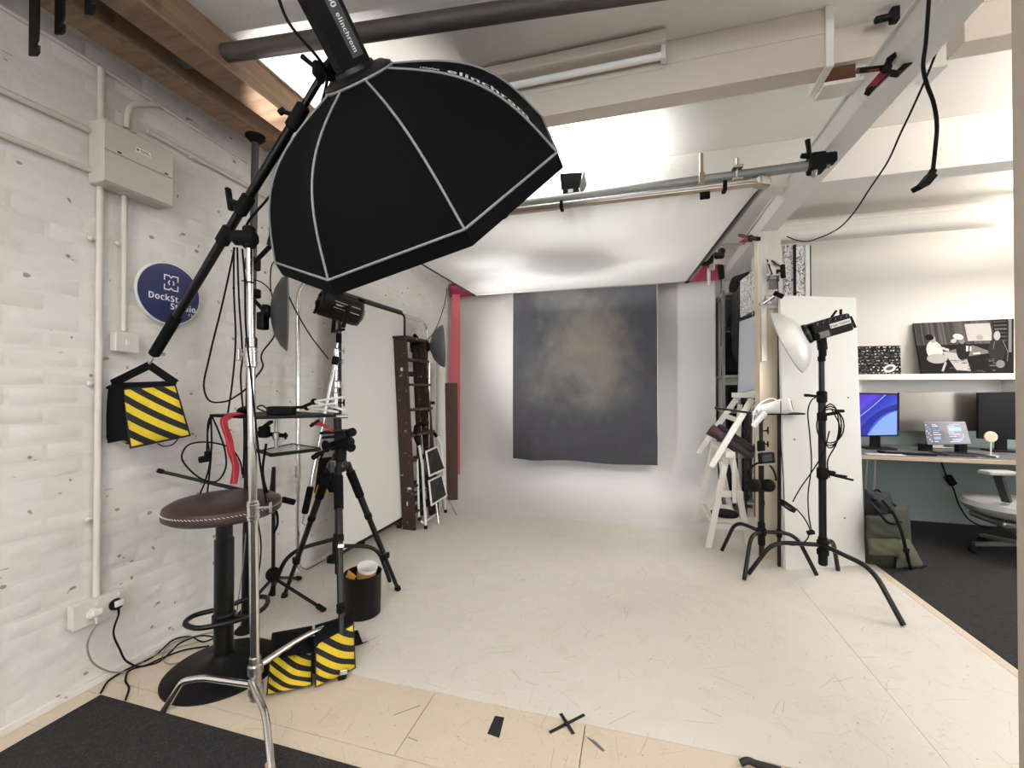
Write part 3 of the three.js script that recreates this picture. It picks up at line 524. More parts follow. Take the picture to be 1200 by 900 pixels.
{ // flash head
  const t = thing('flash_head', 'black studio flash head behind the octagonal softbox', 'studio flash', HD0);
  const e1 = EYEP.clone().sub(HD0); e1.addScaledVector(ON, -e1.dot(ON)).normalize(); const e2 = ON.clone().cross(e1);
  const Mx = new THREE.Matrix4().makeBasis(e1, e2, ON).setPosition(HD0);
  const oct = (r, c) => { const q = []; for (let i = 0; i < 16; i++) { const a = (i + 0.5) / 16 * 6.2832, k = 1 / Math.pow(Math.pow(Math.abs(Math.cos(a)), 5) + Math.pow(Math.abs(Math.sin(a)), 5), 0.2); q.push([r * k * Math.cos(a), r * c * k * Math.sin(a)]); } return q; };
  const hbody = part(t, 'body', extr(oct(0.058, 1.0), 0.27, Mx.clone().multiply(new THREE.Matrix4().makeTranslation(0, 0, 0.03)), 0.006), M.black);
  part(t, 'front_collar', lathe([[0, 0], [0.078, 0], [0.08, 0.03], [0.07, 0.055], [0, 0.055]], HD0.clone().addScaledVector(ON, -0.025), ON), M.blackMetal);
  part(t, 'rear_cap', extr(oct(0.055, 1.0), 0.03, Mx.clone().multiply(new THREE.Matrix4().makeTranslation(0, 0, 0.30)), 0.008), M.darkGrey);
  const P = (a, b, c) => HD0.clone().addScaledVector(e1, a).addScaledVector(e2, b).addScaledVector(ON, c);
  const s = 1; // text strip runs from the rear to the front
  const tx = ctex(1024, 192, (g, w, h) => { g.fillStyle = '#4b4b4d'; g.fillRect(0, 0, w, h); g.fillStyle = '#c03434'; g.fillRect(10, 20, 120, 150); g.fillStyle = '#e9e9ea'; g.font = 'bold 120px sans-serif'; g.textBaseline = 'middle'; g.fillText('1000', 180, 100); g.font = 'bold 96px sans-serif'; g.fillText('elinchrom', 500, 100); });
  // the strip sits on the side of the body turned to the right
  const bq = sgn => { const b0 = sgn * 0.012, b1 = sgn * 0.05; return [P(0.0665, b1, 0.28), P(0.0665, b1, 0.05), P(0.0665, b0, 0.05), P(0.0665, b0, 0.28)]; };
  part(hbody, 'name_strip', slab(bq(textSide()), 0.002), std({ map: tx, roughness: 0.35 }), { keepUV: true, label: 'grey strip with white lettering' });
  function textSide() { const rgt = V(Math.cos(YAW), 0, -Math.sin(YAW)); return e2.dot(rgt) > 0 ? 1 : -1; }
  part(t, 'handle', pipe([P(0.02, 0, 0.32), P(0.02, 0, 0.37), P(-0.05, 0, 0.37), P(-0.05, 0, 0.32)], 0.008, 0.02), M.rubber);
  const sd = -textSide();
  part(t, 'mains_plug', [bar(P(0.02, sd * 0.05, 0.3), P(0.03, sd * 0.085, 0.32), 0.014), bar(P(0.03, sd * 0.085, 0.32), P(0.03, sd * 0.1, 0.29), 0.01, 0.006)], M.rubber);
  single('flex_lead', 'black flex drooping from the rear of the flash head', 'cord', cable([P(0.03, sd * 0.1, 0.29), P(0.03, sd * 0.12, 0.2), P(0.02, sd * 0.09, 0.08), DC(383, 96, 1.57), DC(366, 150, 1.64), DC(335, 205, 1.70), DC(312, 235, 1.76), DC(290, 262, 1.8), DC(283, 285, 1.82)], 0.005, 60), M.rubber, P(0, 0, 0.2));
}
const BE = DC(180, 416, 1.958), BH = DC(372, 98, 1.60), bAt = k => BE.clone().lerp(BH, k);
{ // boom arm
  const t = thing('boom_arm', 'black boom arm slanting up to the softbox', 'boom arm', bAt(0.47)), ax = BH.clone().sub(BE).normalize();
  part(t, 'foam_grip', rbar(bAt(0.0), bAt(0.17), 0.023), M.grip); part(t, 'main_tube', bar(bAt(0.15), bAt(0.86), 0.0175), M.blackMetal);
  part(t, 'inner_tube', bar(bAt(0.85), bAt(1.03), 0.0125), M.blackMetal); part(t, 'collar', rbar(bAt(0.86), bAt(0.935), 0.025), M.rubber);
  const side = V(-0.9, 0.25, 0.35).normalize();
  part(t, 'collar_knob', [bar(bAt(0.9), bAt(0.9).addScaledVector(side, 0.05), 0.008), box(bAt(0.9).addScaledVector(side, 0.06), 0.03, 0.022, 0.016, 0.006, [0, 0.4, 0.7])], M.rubber);
  part(t, 'tee_collar', [rbar(bAt(0.57), bAt(0.635), 0.026), bar(bAt(0.6), bAt(0.6).addScaledVector(side, 0.055), 0.013)], M.rubber);
  part(t, 'tee_handle', beam(bAt(0.6).addScaledVector(side, 0.05).add(V(0, -0.035, 0)), bAt(0.6).addScaledVector(side, 0.06).add(V(-0.005, 0.055, 0)), 0.022, 0.016, V(1, 0, 0), 0.005), M.rubber);
  part(t, 'rating_label', slab([bAt(0.38).add(V(-0.008, 0.002, 0.018)), bAt(0.47).add(V(-0.008, 0.002, 0.018)), bAt(0.47).add(V(-0.012, 0.008, 0.012)), bAt(0.38).add(V(-0.012, 0.008, 0.012))], 0.001), M.piping);
  part(t, 'end_hook', pipe([BE.clone(), BE.clone().add(V(-0.004, -0.02, 0)), BE.clone().add(V(-0.02, -0.045, 0.003)), BE.clone().add(V(-0.035, -0.03, 0.003))], 0.0035, 0.012), M.steel);
  // tilting bracket under the flash head
  const J = DC(381, 84, 1.57);
  part(t, 'tilt_bracket', [rbar(BH.clone().addScaledVector(ax, 0.01), J, 0.016), rbar(J.clone().add(V(-0.03, 0, 0.03)), J.clone().add(V(0.03, 0, -0.03)), 0.027), beam(J, HD0.clone().addScaledVector(ON, 0.08), 0.03, 0.03)], M.rubber);
  part(t, 'tilt_handle', bar(J.clone().add(V(-0.02, 0, 0.03)), DC(354, 66, 1.54), 0.007, 0.009), M.rubber);
}
{ // pouch of sand hanging from the boom's low end
  const z = 1.955, tp = DC(175, 428, z);
  const t = thing('sandbag', 'yellow and black striped sandbag hanging from the boom end', 'sandbag', DC(170, 525, z));
  const fr = [DC(152, 526, z - 0.07), DC(224, 511, z - 0.02), DC(206, 450, z), DC(142, 455, z - 0.04)];
  const out = ray(180, 480).normalize().negate();
  part(t, 'striped_pouch', pillow(fr, 0.12, out, 18, 0.6, 0.06), M.stripes, { keepUV: true });
  const bk = [DC(114, 522, z + 0.05), DC(170, 520, z + 0.06), DC(150, 452, z), DC(123, 455, z)];
  part(t, 'rear_pouch', pillow(bk, 0.11, out, 18, 0.6, 0.06), M.stripes, { keepUV: true });
  part(t, 'gusset', pillow([DC(117, 521, z - 0.0), DC(151, 515, z - 0.065), DC(145, 452, z - 0.045), DC(125, 455, z - 0.01)], 0.035, out, 10, 0.4), M.nylon);
  part(t, 'top_band', slab([DC(124, 455, z - 0.035), DC(206, 451, z - 0.02), DC(207, 446, z + 0.01), DC(126, 449, z + 0.01)], 0.004), M.nylon);
  part(t, 'strap', [beam(DC(126, 452, z), tp, 0.034, 0.004, out), beam(DC(206, 449, z), tp, 0.034, 0.004, out)], M.nylon);
  part(t, 'cord_loop', cable([DC(185, 520, z - 0.09), DC(192, 523, z - 0.09), DC(202, 521, z - 0.085), DC(208, 514, z - 0.08), DC(204, 512, z - 0.08)], 0.0025), M.rubber);
}
// ================================================================ STANDS ON THE LEFT
function turtle(t, hub, feet, r, mat, hh, bend = 0.7) {     // three bent legs from a hub; feet on the floor
  for (const f of feet) { const d = f.clone().sub(hub); d.y = 0; const k = hub.clone().addScaledVector(d, bend); k.y = hub.y + hh; const s = hub.clone().addScaledVector(d.clone().normalize(), 0.02); part(t, 'leg', pipe([s, k, f.clone().setY(r * 0.6)], r, 0.09), mat); }
}
const knob = (p, dir, r = 0.014, L = 0.04) => { const d = v(dir).normalize(), a = v(p), u = Math.abs(d.y) > 0.8 ? V(1, 0, 0) : V(0, 1, 0), e = a.clone().addScaledVector(d, L); return [bar(a, e, 0.005), beam(e.clone().addScaledVector(u, -r * 1.3), e.clone().addScaledVector(u, r * 1.3), 0.012, 0.008, d, 0.003), rbar(e.clone().addScaledVector(d, -0.008), e.clone().addScaledVector(d, 0.004), 0.008)]; };
{ // chrome stand carrying the boom
  const b = HP(302, 1.735, 0), tp = DC(292, 284, 1.735), at = h => b.clone().lerp(tp, h / tp.y);
  const t = thing('chrome_stand', 'shiny chrome light stand carrying the boom arm', 'light stand', b);
  part(t, 'lower_tube', bar(at(0.06), at(0.83), 0.0175, 0.0175, 20), M.chrome); part(t, 'middle_tube', bar(at(0.80), at(1.5), 0.0155, 0.0155, 20), M.chrome); part(t, 'upper_tube', bar(at(1.48), at(1.9), 0.013, 0.013, 20), M.chrome);
  const col = (h) => part(t, 'collar', [rbar(at(h), at(h + 0.085), 0.0225), rbar(at(h + 0.015), at(h + 0.026), 0.025), rbar(at(h + 0.06), at(h + 0.07), 0.025)], M.chrome);
  const k1 = col(0.765), k2 = col(1.38);
  part(k1, 'clamp_knob', knob(at(0.82).add(V(0.02, 0, 0)), [1, 0.05, -0.25], 0.016, 0.055), M.steel); part(k2, 'clamp_knob', [bar(at(1.43), at(1.43).add(V(-0.05, 0.005, 0)), 0.007), box(at(1.43).add(V(-0.058, 0.005, 0)), 0.014, 0.05, 0.02, 0.005)], M.steel);
  part(t, 'cable_clip', rbar(at(1.72), at(1.725), 0.017), M.rubber);
  part(t, 'hub', [rbar(at(0.07), at(0.12), 0.028), rbar(at(0.15), at(0.2), 0.028), rbar(at(0.05), at(0.23), 0.0215)], M.steel);
  const hb = at(0.11), hb2 = at(0.18);
  part(t, 'leg', pipe([hb.clone(), DC(238, 794, 1.74), DC(214, 798, 1.73), F(190, 836)], 0.0125, 0.06), M.chrome);
  part(t, 'leg', pipe([hb2.clone().add(V(0, -0.04, 0.02)), DC(312, 838, 1.55), F(320, 925, 0.0)], 0.0125, 0.05), M.chrome);
  part(t, 'leg', pipe([hb2, DC(352, 748, 1.92), DC(385, 733, 2.05), F(394, 758)], 0.0125, 0.06), M.chrome);
  part(t, 'foot_sleeve', bar(F(316, 893, 0.04), F(320, 922, 0.0), 0.0145), std({ color: '#b98a6c', roughness: 0.6 }));
  part(t, 'grip_head', [rbar(at(1.86), at(1.95), 0.024), rbar(at(1.9).add(V(-0.05, 0, 0.03)), at(1.9).add(V(0.03, 0, -0.01)), 0.03), rbar(bAt(0.46), bAt(0.52), 0.027), bar(at(1.9), bAt(0.49), 0.018)], M.rubber);
}
const AP = V(-2.005, 0, -1.83);
{ // floor to ceiling pole
  const t = thing('tension_pole', 'black floor to ceiling pole behind the stool', 'pole', AP); const tp = V(-2.03, 2.7, -1.9), at = h => AP.clone().lerp(tp, h / 2.7);
  part(t, 'lower_tube', bar(at(0.03), at(1.55), 0.0225, 0.0225, 18), M.blackMetal); part(t, 'upper_tube', bar(at(1.5), at(2.66), 0.0185, 0.0185, 18), M.darkGrey);
  part(t, 'foot_pad', lathe([[0, 0], [0.05, 0], [0.05, 0.012], [0.026, 0.035], [0, 0.035]], AP), M.rubber); part(t, 'top_pad', lathe([[0, 0], [0.05, 0], [0.05, 0.012], [0.022, 0.04], [0, 0.04]], tp, [0, -1, 0]), M.rubber);
  part(t, 'lock_lever', [rbar(at(1.5), at(1.58), 0.029), beam(at(1.55).add(V(0.03, 0, 0.02)), at(1.42).add(V(0.045, 0, 0.03)), 0.018, 0.012)], M.rubber);
  // lamp clamped high up, aimed at the ceiling
  const c = at(1.98), lp = DC(322, 283, 2.25);
  const l = thing('clamp_lamp', 'small black lamp clamped to the pole behind the softbox', 'lamp', lp);
  part(l, 'clamp', [box(c, 0.06, 0.07, 0.06, 0.01), bar(c, lp, 0.012)], M.rubber);
  const up = V(0.35, 0.9, -0.1).normalize();
  part(l, 'housing', lathe([[0, 0], [0.03, 0], [0.035, 0.05], [0.05, 0.085], [0.046, 0.085], [0.03, 0.05], [0, 0.045]], lp.clone().addScaledVector(up, -0.03), up), M.black);
  part(l, 'bulb', ball(lp.clone().addScaledVector(up, 0.035), 0.018), std({ color: '#ffffff', emissive: new THREE.Color(1, 0.97, 0.92), emissiveIntensity: 6 }));
  const s = new THREE.SpotLight(new THREE.Color(1, 0.97, 0.93), LAMP.clampLamp, 0, 0.62, 0.25, 2); s.position.copy(lp.clone().addScaledVector(up, 0.065)); s.target.position.copy(lp.clone().addScaledVector(up, 1)); scene.add(s, s.target);
}
{ // reflector disc, edge on
  const c = DC(328, 366, 2.2);
  const t = thing('disc_reflector', 'grey dish reflector seen edge on beside the pole', 'reflector', c); const ax = V(0.70, 0.0, -0.715).normalize();
  const dd = part(t, 'dish', lathe([[0, 0], [0.06, 0.006], [0.12, 0.022], [0.17, 0.048], [0.195, 0.075], [0.192, 0.077], [0.16, 0.05], [0.11, 0.028], [0.06, 0.014], [0, 0.01]], c.clone().addScaledVector(ax, -0.045), ax, 40), M.darkGrey);
  part(dd, 'rim', ring(c.clone().addScaledVector(ax, 0.031), ax, 0.194, 0.004), M.midGrey);
  part(t, 'lamp_body', [rbar(c.clone().addScaledVector(ax, -0.04), c.clone().addScaledVector(ax, -0.085), 0.035), box(c.clone().addScaledVector(ax, -0.075).add(V(0, -0.05, 0)), 0.045, 0.09, 0.045, 0.01)], M.black);
  part(t, 'clamp', [bar(c.clone().addScaledVector(ax, -0.07), DC(289, 342, 2.29), 0.01), box(DC(298, 344, 2.28), 0.05, 0.05, 0.05, 0.01)], M.rubber);
}
{ // stool
  const b = F(262, 784), zc = depthOf(b), R = 0.235, sh = 0.715;
  const t = thing('round_stool', 'round brown leather stool on a black pedestal', 'stool', b);
  const seat = part(t, 'seat', lathe([[0, 0], [R - 0.02, 0], [R - 0.002, 0.012], [R, 0.03], [R - 0.006, 0.055], [R - 0.035, 0.072], [R * 0.5, 0.078], [0, 0.08]], b.clone().setY(sh), [0, 1, 0], 56), M.leather);
  const st = []; for (let i = 0; i < 96; i++) { const a = i / 96 * 6.2832, p = k => V(b.x + Math.cos(a + k) * (R - 0.0005), sh + 0.04 + k * 0.12, b.z + Math.sin(a + k) * (R - 0.0005)); st.push(bar(p(-0.022), p(0.022), 0.0014, 0.0014, 5)); }
  part(seat, 'stitching', st, M.thread, { label: 'white saddle stitching', kind: 'stuff' });
  part(t, 'seat_plate', lathe([[0, 0], [0.09, 0], [0.1, 0.012], [0, 0.012]], b.clone().setY(sh - 0.012)), M.blackMetal);
  part(t, 'pedestal', [bar(b.clone().setY(0.04), b.clone().setY(0.60), 0.04, 0.04, 24), bar(b.clone().setY(0.59), b.clone().setY(sh), 0.034, 0.034, 20)], M.blackMetal);
  part(t, 'base', lathe([[0, 0], [R, 0], [R, 0.008], [R - 0.01, 0.016], [R * 0.55, 0.032], [0.06, 0.05], [0.04, 0.075], [0, 0.075]], b, [0, 1, 0], 56), M.black);
  part(t, 'foot_rest', cable([F(217, 731, 0.24), F(226, 722, 0.24), F(262, 712, 0.24), F(296, 700, 0.24), F(312, 700, 0.24), F(310, 712, 0.24), F(292, 722, 0.24), F(262, 731, 0.24), F(232, 736, 0.24)], 0.0115, 90, true), M.blackMetal);
  part(t, 'foot_rest_collar', [rbar(b.clone().setY(0.21), b.clone().setY(0.27), 0.048), beam(b.clone().setY(0.24), F(292, 722, 0.24), 0.02, 0.014)], M.blackMetal);
}
{ // equipment tray clamped to the pole
  const h = 1.155, q = [HP(246, 2.14, h), HP(300, 1.98, h), HP(394, 2.12, h), HP(340, 2.48, h)];
  const t = thing('equipment_tray', 'black laptop tray clamped to the tall pole', 'tray', HP(300, 2.2, h));
  part(t, 'board', slab(q.map(p => p.clone()), -0.014), M.black);
  part(t, 'under_bracket', [bar(HP(324, 2.2, h - 0.01), HP(324, 2.2, h - 0.16), 0.009), rbar(HP(324, 2.2, h - 0.12), HP(324, 2.2, h - 0.08), 0.017)], M.steel);
  part(t, 'clamp_arm', [bar(HP(336, 2.2, h - 0.1), HP(300, 2.25, h - 0.09), 0.011), box(HP(310, 2.2, h - 0.08), 0.05, 0.06, 0.04, 0.01), beam(HP(305, 2.2, h - 0.07), HP(318, 2.1, h - 0.02), 0.02, 0.014)], M.rubber);
  part(t, 'clamp_knob', knob(HP(326, 2.2, h - 0.1), [1, 0, -0.2], 0.014, 0.04), M.rubber);
  part(t, 'pin', bar(HP(390, 2.13, h + 0.004), HP(408, 2.15, h + 0.002), 0.009), M.steel);
  const y = h + 0.0145;
  const s = thing('power_brick', 'black power brick lying on the laptop tray', 'power adapter', HP(328, 2.1, y)); part(s, 'case', box(HP(330, 2.1, y + 0.02), 0.12, 0.04, 0.06, 0.008, [0, 0.3, 0]), M.rubber); part(s, 'lead', cable([HP(322, 2.1, y + 0.02), HP(312, 2.12, y + 0.012), HP(302, 2.1, y + 0.03), HP(308, 2.05, y + 0.045), HP(316, 2.06, y + 0.02)], 0.0035), M.rubber);
  const e = thing('black_pouch', 'small black folded pouch on the laptop tray', 'pouch', HP(285, 2.12, y)); part(e, 'body', pillow([HP(276, 2.06, y + 0.02), HP(298, 2.05, y + 0.02), HP(300, 2.2, y + 0.02), HP(280, 2.2, y + 0.02)], 0.038, [0, 1, 0]), M.nylon);
  for (const [i, p] of [[0, 360], [1, 368]]) { // spring clamps with pale jaws
    const c = thing('spring_clamp', i ? 'pale handled spring clamp lying on top of another clamp' : 'pale handled spring clamp lying flat on the laptop tray', 'clamp', HP(p, 2.15, y), 'spring clamps on the tray'); const o = i * 0.03;
    part(c, 'handle', [beam(HP(p, 2.2, y + 0.03 + o), HP(p + 34, 2.1, y + 0.055 + o), 0.016, 0.01), beam(HP(p, 2.2, y + 0.03 + o), HP(p + 36, 2.12, y + 0.012 + o * 0.3), 0.016, 0.01)], M.white);
    part(c, 'jaw', [beam(HP(p + 2, 2.2, y + 0.03 + o), HP(p - 14, 2.22, y + 0.03), 0.02, 0.014), ball(HP(p, 2.2, y + 0.03 + o), 0.016)], M.rubber);
  }
  const k = thing('red_clamp', 'red handled clamp hanging under the laptop tray', 'clamp', HP(380, 2.15, h - 0.06)); part(k, 'handle', [beam(HP(372, 2.12, h - 0.02), HP(390, 2.12, h - 0.07), 0.014, 0.01), beam(HP(365, 2.12, h - 0.03), HP(385, 2.12, h - 0.045), 0.014, 0.01)], M.red); part(k, 'jaw', beam(HP(374, 2.12, h - 0.015), HP(364, 2.12, h - 0.045), 0.02, 0.014), M.rubber);
}
{ const z = 2.02; const pts = [[283, 484], [270, 486], [263, 492], [266, 508], [271, 525], [276, 545], [275, 567]].map(p => DC(p[0], p[1], z));
  const t = thing('red_strap', 'red strap draped over the edge of the tray', 'strap', pts[3]);
  const rib2 = (o) => grid((u, w) => { const k = w * (pts.length - 1), i = Math.min(pts.length - 2, Math.floor(k)); const p = pts[i].clone().lerp(pts[i + 1], k - i); return p.add(V((u - 0.5) * 0.034 * Math.cos(YAW), (i < 2 ? -0.01 * (u - 0.5) : 0), -(u - 0.5) * 0.03 * Math.sin(YAW) + o + 0.004 * Math.sin(w * 20))); }, 4, 40);
  part(t, 'webbing', [rib2(0), rib2(0.004)], M.red); part(t, 'stitch_line', [cable(pts.map(p => p.clone().add(V(0, 0, 0.008))), 0.0015, 40)], std({ color: '#d05a60', roughness: 0.8 })); }
{ // small glass shelf below
  const h = 0.975, t = thing('glass_shelf', 'small glass shelf with a black rim below the tray', 'shelf', HP(340, 2.2, h));
  const q = [HP(306, 2.2, h), HP(318, 2.08, h), HP(376, 2.28, h), HP(343, 2.46, h)]; part(t, 'pane', slab(q, -0.006), M.glassEdge);
  for (let i = 0; i < 4; i++) part(t, 'rim', beam(q[i], q[(i + 1) % 4], 0.008, 0.018), M.black); part(t, 'arm', bar(q[0], V(AP.x, h, AP.z), 0.01), M.rubber); }
{ // microphone stand
  const b = F(320, 706), at = h => b.clone().setY(h), t = thing('microphone_stand', 'black boom microphone stand with a round hub', 'stand', b);
  part(t, 'tube', bar(at(0.06), at(0.82), 0.011), M.blackMetal); part(t, 'hub', [ball(at(0.17), 0.042, 1, 1, 1, 20), rbar(at(0.04), at(0.1), 0.014)], M.rubber);
  for (const f of [F(379, 717), F(351, 680), F(280, 724)]) { const lg = part(t, 'leg', bar(at(0.15), f.clone().setY(0.014), 0.0095), M.blackMetal); part(lg, 'rubber_foot', rbar(f.clone().setY(0.014).lerp(at(0.15), 0.12), f.clone().setY(0.012).lerp(at(0.15), -0.03), 0.015), M.rubber); }
  const a = DC(186, 552, 2.06), c = DC(330, 585, 2.3); const br = part(t, 'boom_rod', bar(a, c, 0.008, 0.011), M.blackMetal); part(t, 'boom_clutch', [ball(DC(318, 583, 2.3), 0.024), bar(at(0.8), DC(318, 583, 2.3), 0.012)], M.rubber); part(br, 'grip', rbar(c, DC(346, 589, 2.32), 0.016), M.grip); part(br, 'tip', rbar(DC(184, 551, 2.055), DC(192, 553, 2.07), 0.011), M.rubber);
}
// loose cables around the pole
const cord = (label, pts, r = 0.004, m = M.rubber) => single('loose_cable', label, 'cable', cable(pts, r, pts.length * 10), m, pts[Math.floor(pts.length / 2)]);
cord('black cable bowing out from the boom clamp to the chrome stand', [DC(275, 290, 1.95), DC(262, 350, 1.93), DC(245, 420, 1.92), DC(239, 455, 1.92), DC(246, 470, 1.92), DC(262, 471, 1.92), DC(280, 462, 1.85), DC(289, 455, 1.78)]);
cord('black cable dropping straight from the boom clamp to the tray', [DC(274, 290, 1.97), DC(274, 340, 1.97), DC(276, 400, 1.98), DC(272, 450, 2.0), DC(267, 484, 2.02)]);
cord('black cable hanging down beside the chrome pole', [DC(278, 290, 1.96), DC(280, 350, 1.98), DC(284, 420, 2.0), DC(282, 440, 2.02), DC(286, 500, 2.1), DC(285, 560, 2.15)]);
cord('black cable twisting around the chrome pole below the clamp', [DC(284, 292, 1.78), DC(287, 330, 1.72), DC(288, 380, 1.71), DC(293, 430, 1.71), DC(298, 480, 1.71), DC(302, 520, 1.72), DC(306, 552, 1.78), DC(312, 590, 1.9)]);
cord('black cable from the dish reflector down to the chrome pole', [DC(320, 372, 2.22), DC(322, 392, 2.22), DC(308, 412, 2.2), DC(308, 430, 1.95), DC(299, 443, 1.76)]);
cord('thin cable arching over to the dish reflector', [DC(283, 329, 2.0), DC(302, 329, 2.1), DC(315, 338, 2.2), DC(319, 345, 2.2)], 0.003);
cord('thin cable hanging from the softbox rim to the dish lamp', [DC(322, 306, 2.05), DC(318, 312, 2.1), DC(317, 335, 2.18), DC(319, 348, 2.2)], 0.003);
cord('black cable running from the dish reflector to the video light stand', [DC(337, 344, 2.25), DC(347, 365, 2.4), DC(365, 395, 2.6), DC(385, 421, 2.76)], 0.004);
cord('black cable bunch hooked on the left end of the tray', [DC(247, 488, 2.1), DC(243, 510, 2.08), DC(246, 540, 2.1), DC(240, 565, 2.1), DC(231, 586, 2.1)]);
cord('second black cable hanging from the left end of the tray', [DC(247, 486, 2.1), DC(248, 520, 2.09), DC(246, 550, 2.1), DC(242, 585, 2.1)]);
cord('black cable loop swinging between tray and microphone boom', [DC(248, 487, 2.1), DC(256, 505, 2.1), DC(264, 530, 2.12), DC(264, 550, 2.12), DC(254, 564, 2.1), DC(238, 562, 2.08), DC(220, 548, 2.06), DC(213, 535, 2.06), DC(220, 522, 2.07), DC(240, 518, 2.08), DC(268, 524, 2.12), DC(281, 540, 2.2), DC(284, 556, 2.25)]);
{ const p = DC(239, 538, 2.08), t = thing('cable_plug', 'black angled mains plug hanging by its flex', 'plug', p); part(t, 'body', [box(p, 0.045, 0.032, 0.03, 0.008, [0, 0, 0.2]), box(p.clone().add(V(0.018, 0.02, 0)), 0.018, 0.04, 0.02, 0.006)], M.rubber); part(t, 'flex', cable([p.clone().add(V(0.018, 0.035, 0)), DC(243, 515, 2.09), DC(244, 495, 2.1), DC(247, 487, 2.1)], 0.004), M.rubber); }
cord('black strap hanging below the tray by the chrome pole', [DC(312, 520, 2.1), DC(308, 555, 2.1), DC(316, 585, 2.1), DC(324, 600, 2.1), DC(325, 615, 2.1), DC(321, 624, 2.1)], 0.006, M.nylon);
cord('long cable sagging behind the stool to the floor', [DC(300, 600, 2.2), DC(306, 640, 2.2), DC(300, 690, 2.2), F(290, 735, 0.02), F(262, 748, 0.006)]);
cord('pale thin cable hanging behind the stool post', [DC(288, 625, 2.25), DC(285, 660, 2.25), DC(281, 690, 2.25), F(276, 730, 0.01)], 0.0028, M.cableGrey);
// ================================================================ VIDEO LIGHT, TRIPOD, BUCKET, FLOOR SANDBAG
const VS = HP(397, 2.79, 0);
{ const t = thing('video_light_stand', 'chrome and black stand holding the video light', 'light stand', VS); const at = h => VS.clone().setY(h);
  const pt = (px, py, dz = 0) => DC(px, py, 2.79 + dz);
  part(t, 'base_column', bar(at(0.12), at(0.62), 0.0175), M.blackMetal); part(t, 'lower_riser', bar(at(0.6), pt(393, 470), 0.0155), M.blackMetal); part(t, 'upper_riser', bar(pt(393, 472), pt(394, 415), 0.013), M.chrome); part(t, 'stud', bar(pt(394, 416), pt(397, 386), 0.008), M.chrome);
  const cl = each(t, 'collar', [rbar(pt(393, 478), pt(393, 460), 0.022), rbar(pt(394, 455), pt(394, 446), 0.03), rbar(pt(394, 422), pt(394, 408), 0.02)], M.chrome);
  part(cl[2], 'clamp_knob', knob(pt(396, 412), [1, 0.1, -0.3], 0.015, 0.04), M.steel); part(cl[2], 'clamp_knob', knob(pt(396, 424), [1, 0, -0.3], 0.014, 0.03), M.steel); part(cl[0], 'clamp_knob', knob(pt(395, 472), [1, 0, -0.3], 0.018, 0.045), M.rubber); part(cl[1], 'clamp_knob', knob(pt(396, 452), [1, -0.4, -0.3], 0.014, 0.03), M.steel);
  const hub = at(0.3);
  part(t, 'hub', [rbar(at(0.24), at(0.29), 0.028), rbar(at(0.31), at(0.36), 0.028), rbar(at(0.10), at(0.4), 0.02)], M.rubber);
  part(t, 'leg', pipe([hub.clone().add(V(0, 0.03, 0)), DC(338, 646, 2.62), F(316, 698)], 0.0125, 0.12), M.blackMetal);
  part(t, 'leg', pipe([hub.clone().add(V(0, -0.02, 0)), DC(442, 640, 2.78), F(457, 682)], 0.0125, 0.1), M.blackMetal);
  part(t, 'leg', pipe([hub, HP(392, 3.05, 0.28), HP(392, 3.2, 0.0)], 0.0125, 0.1), M.blackMetal);
}
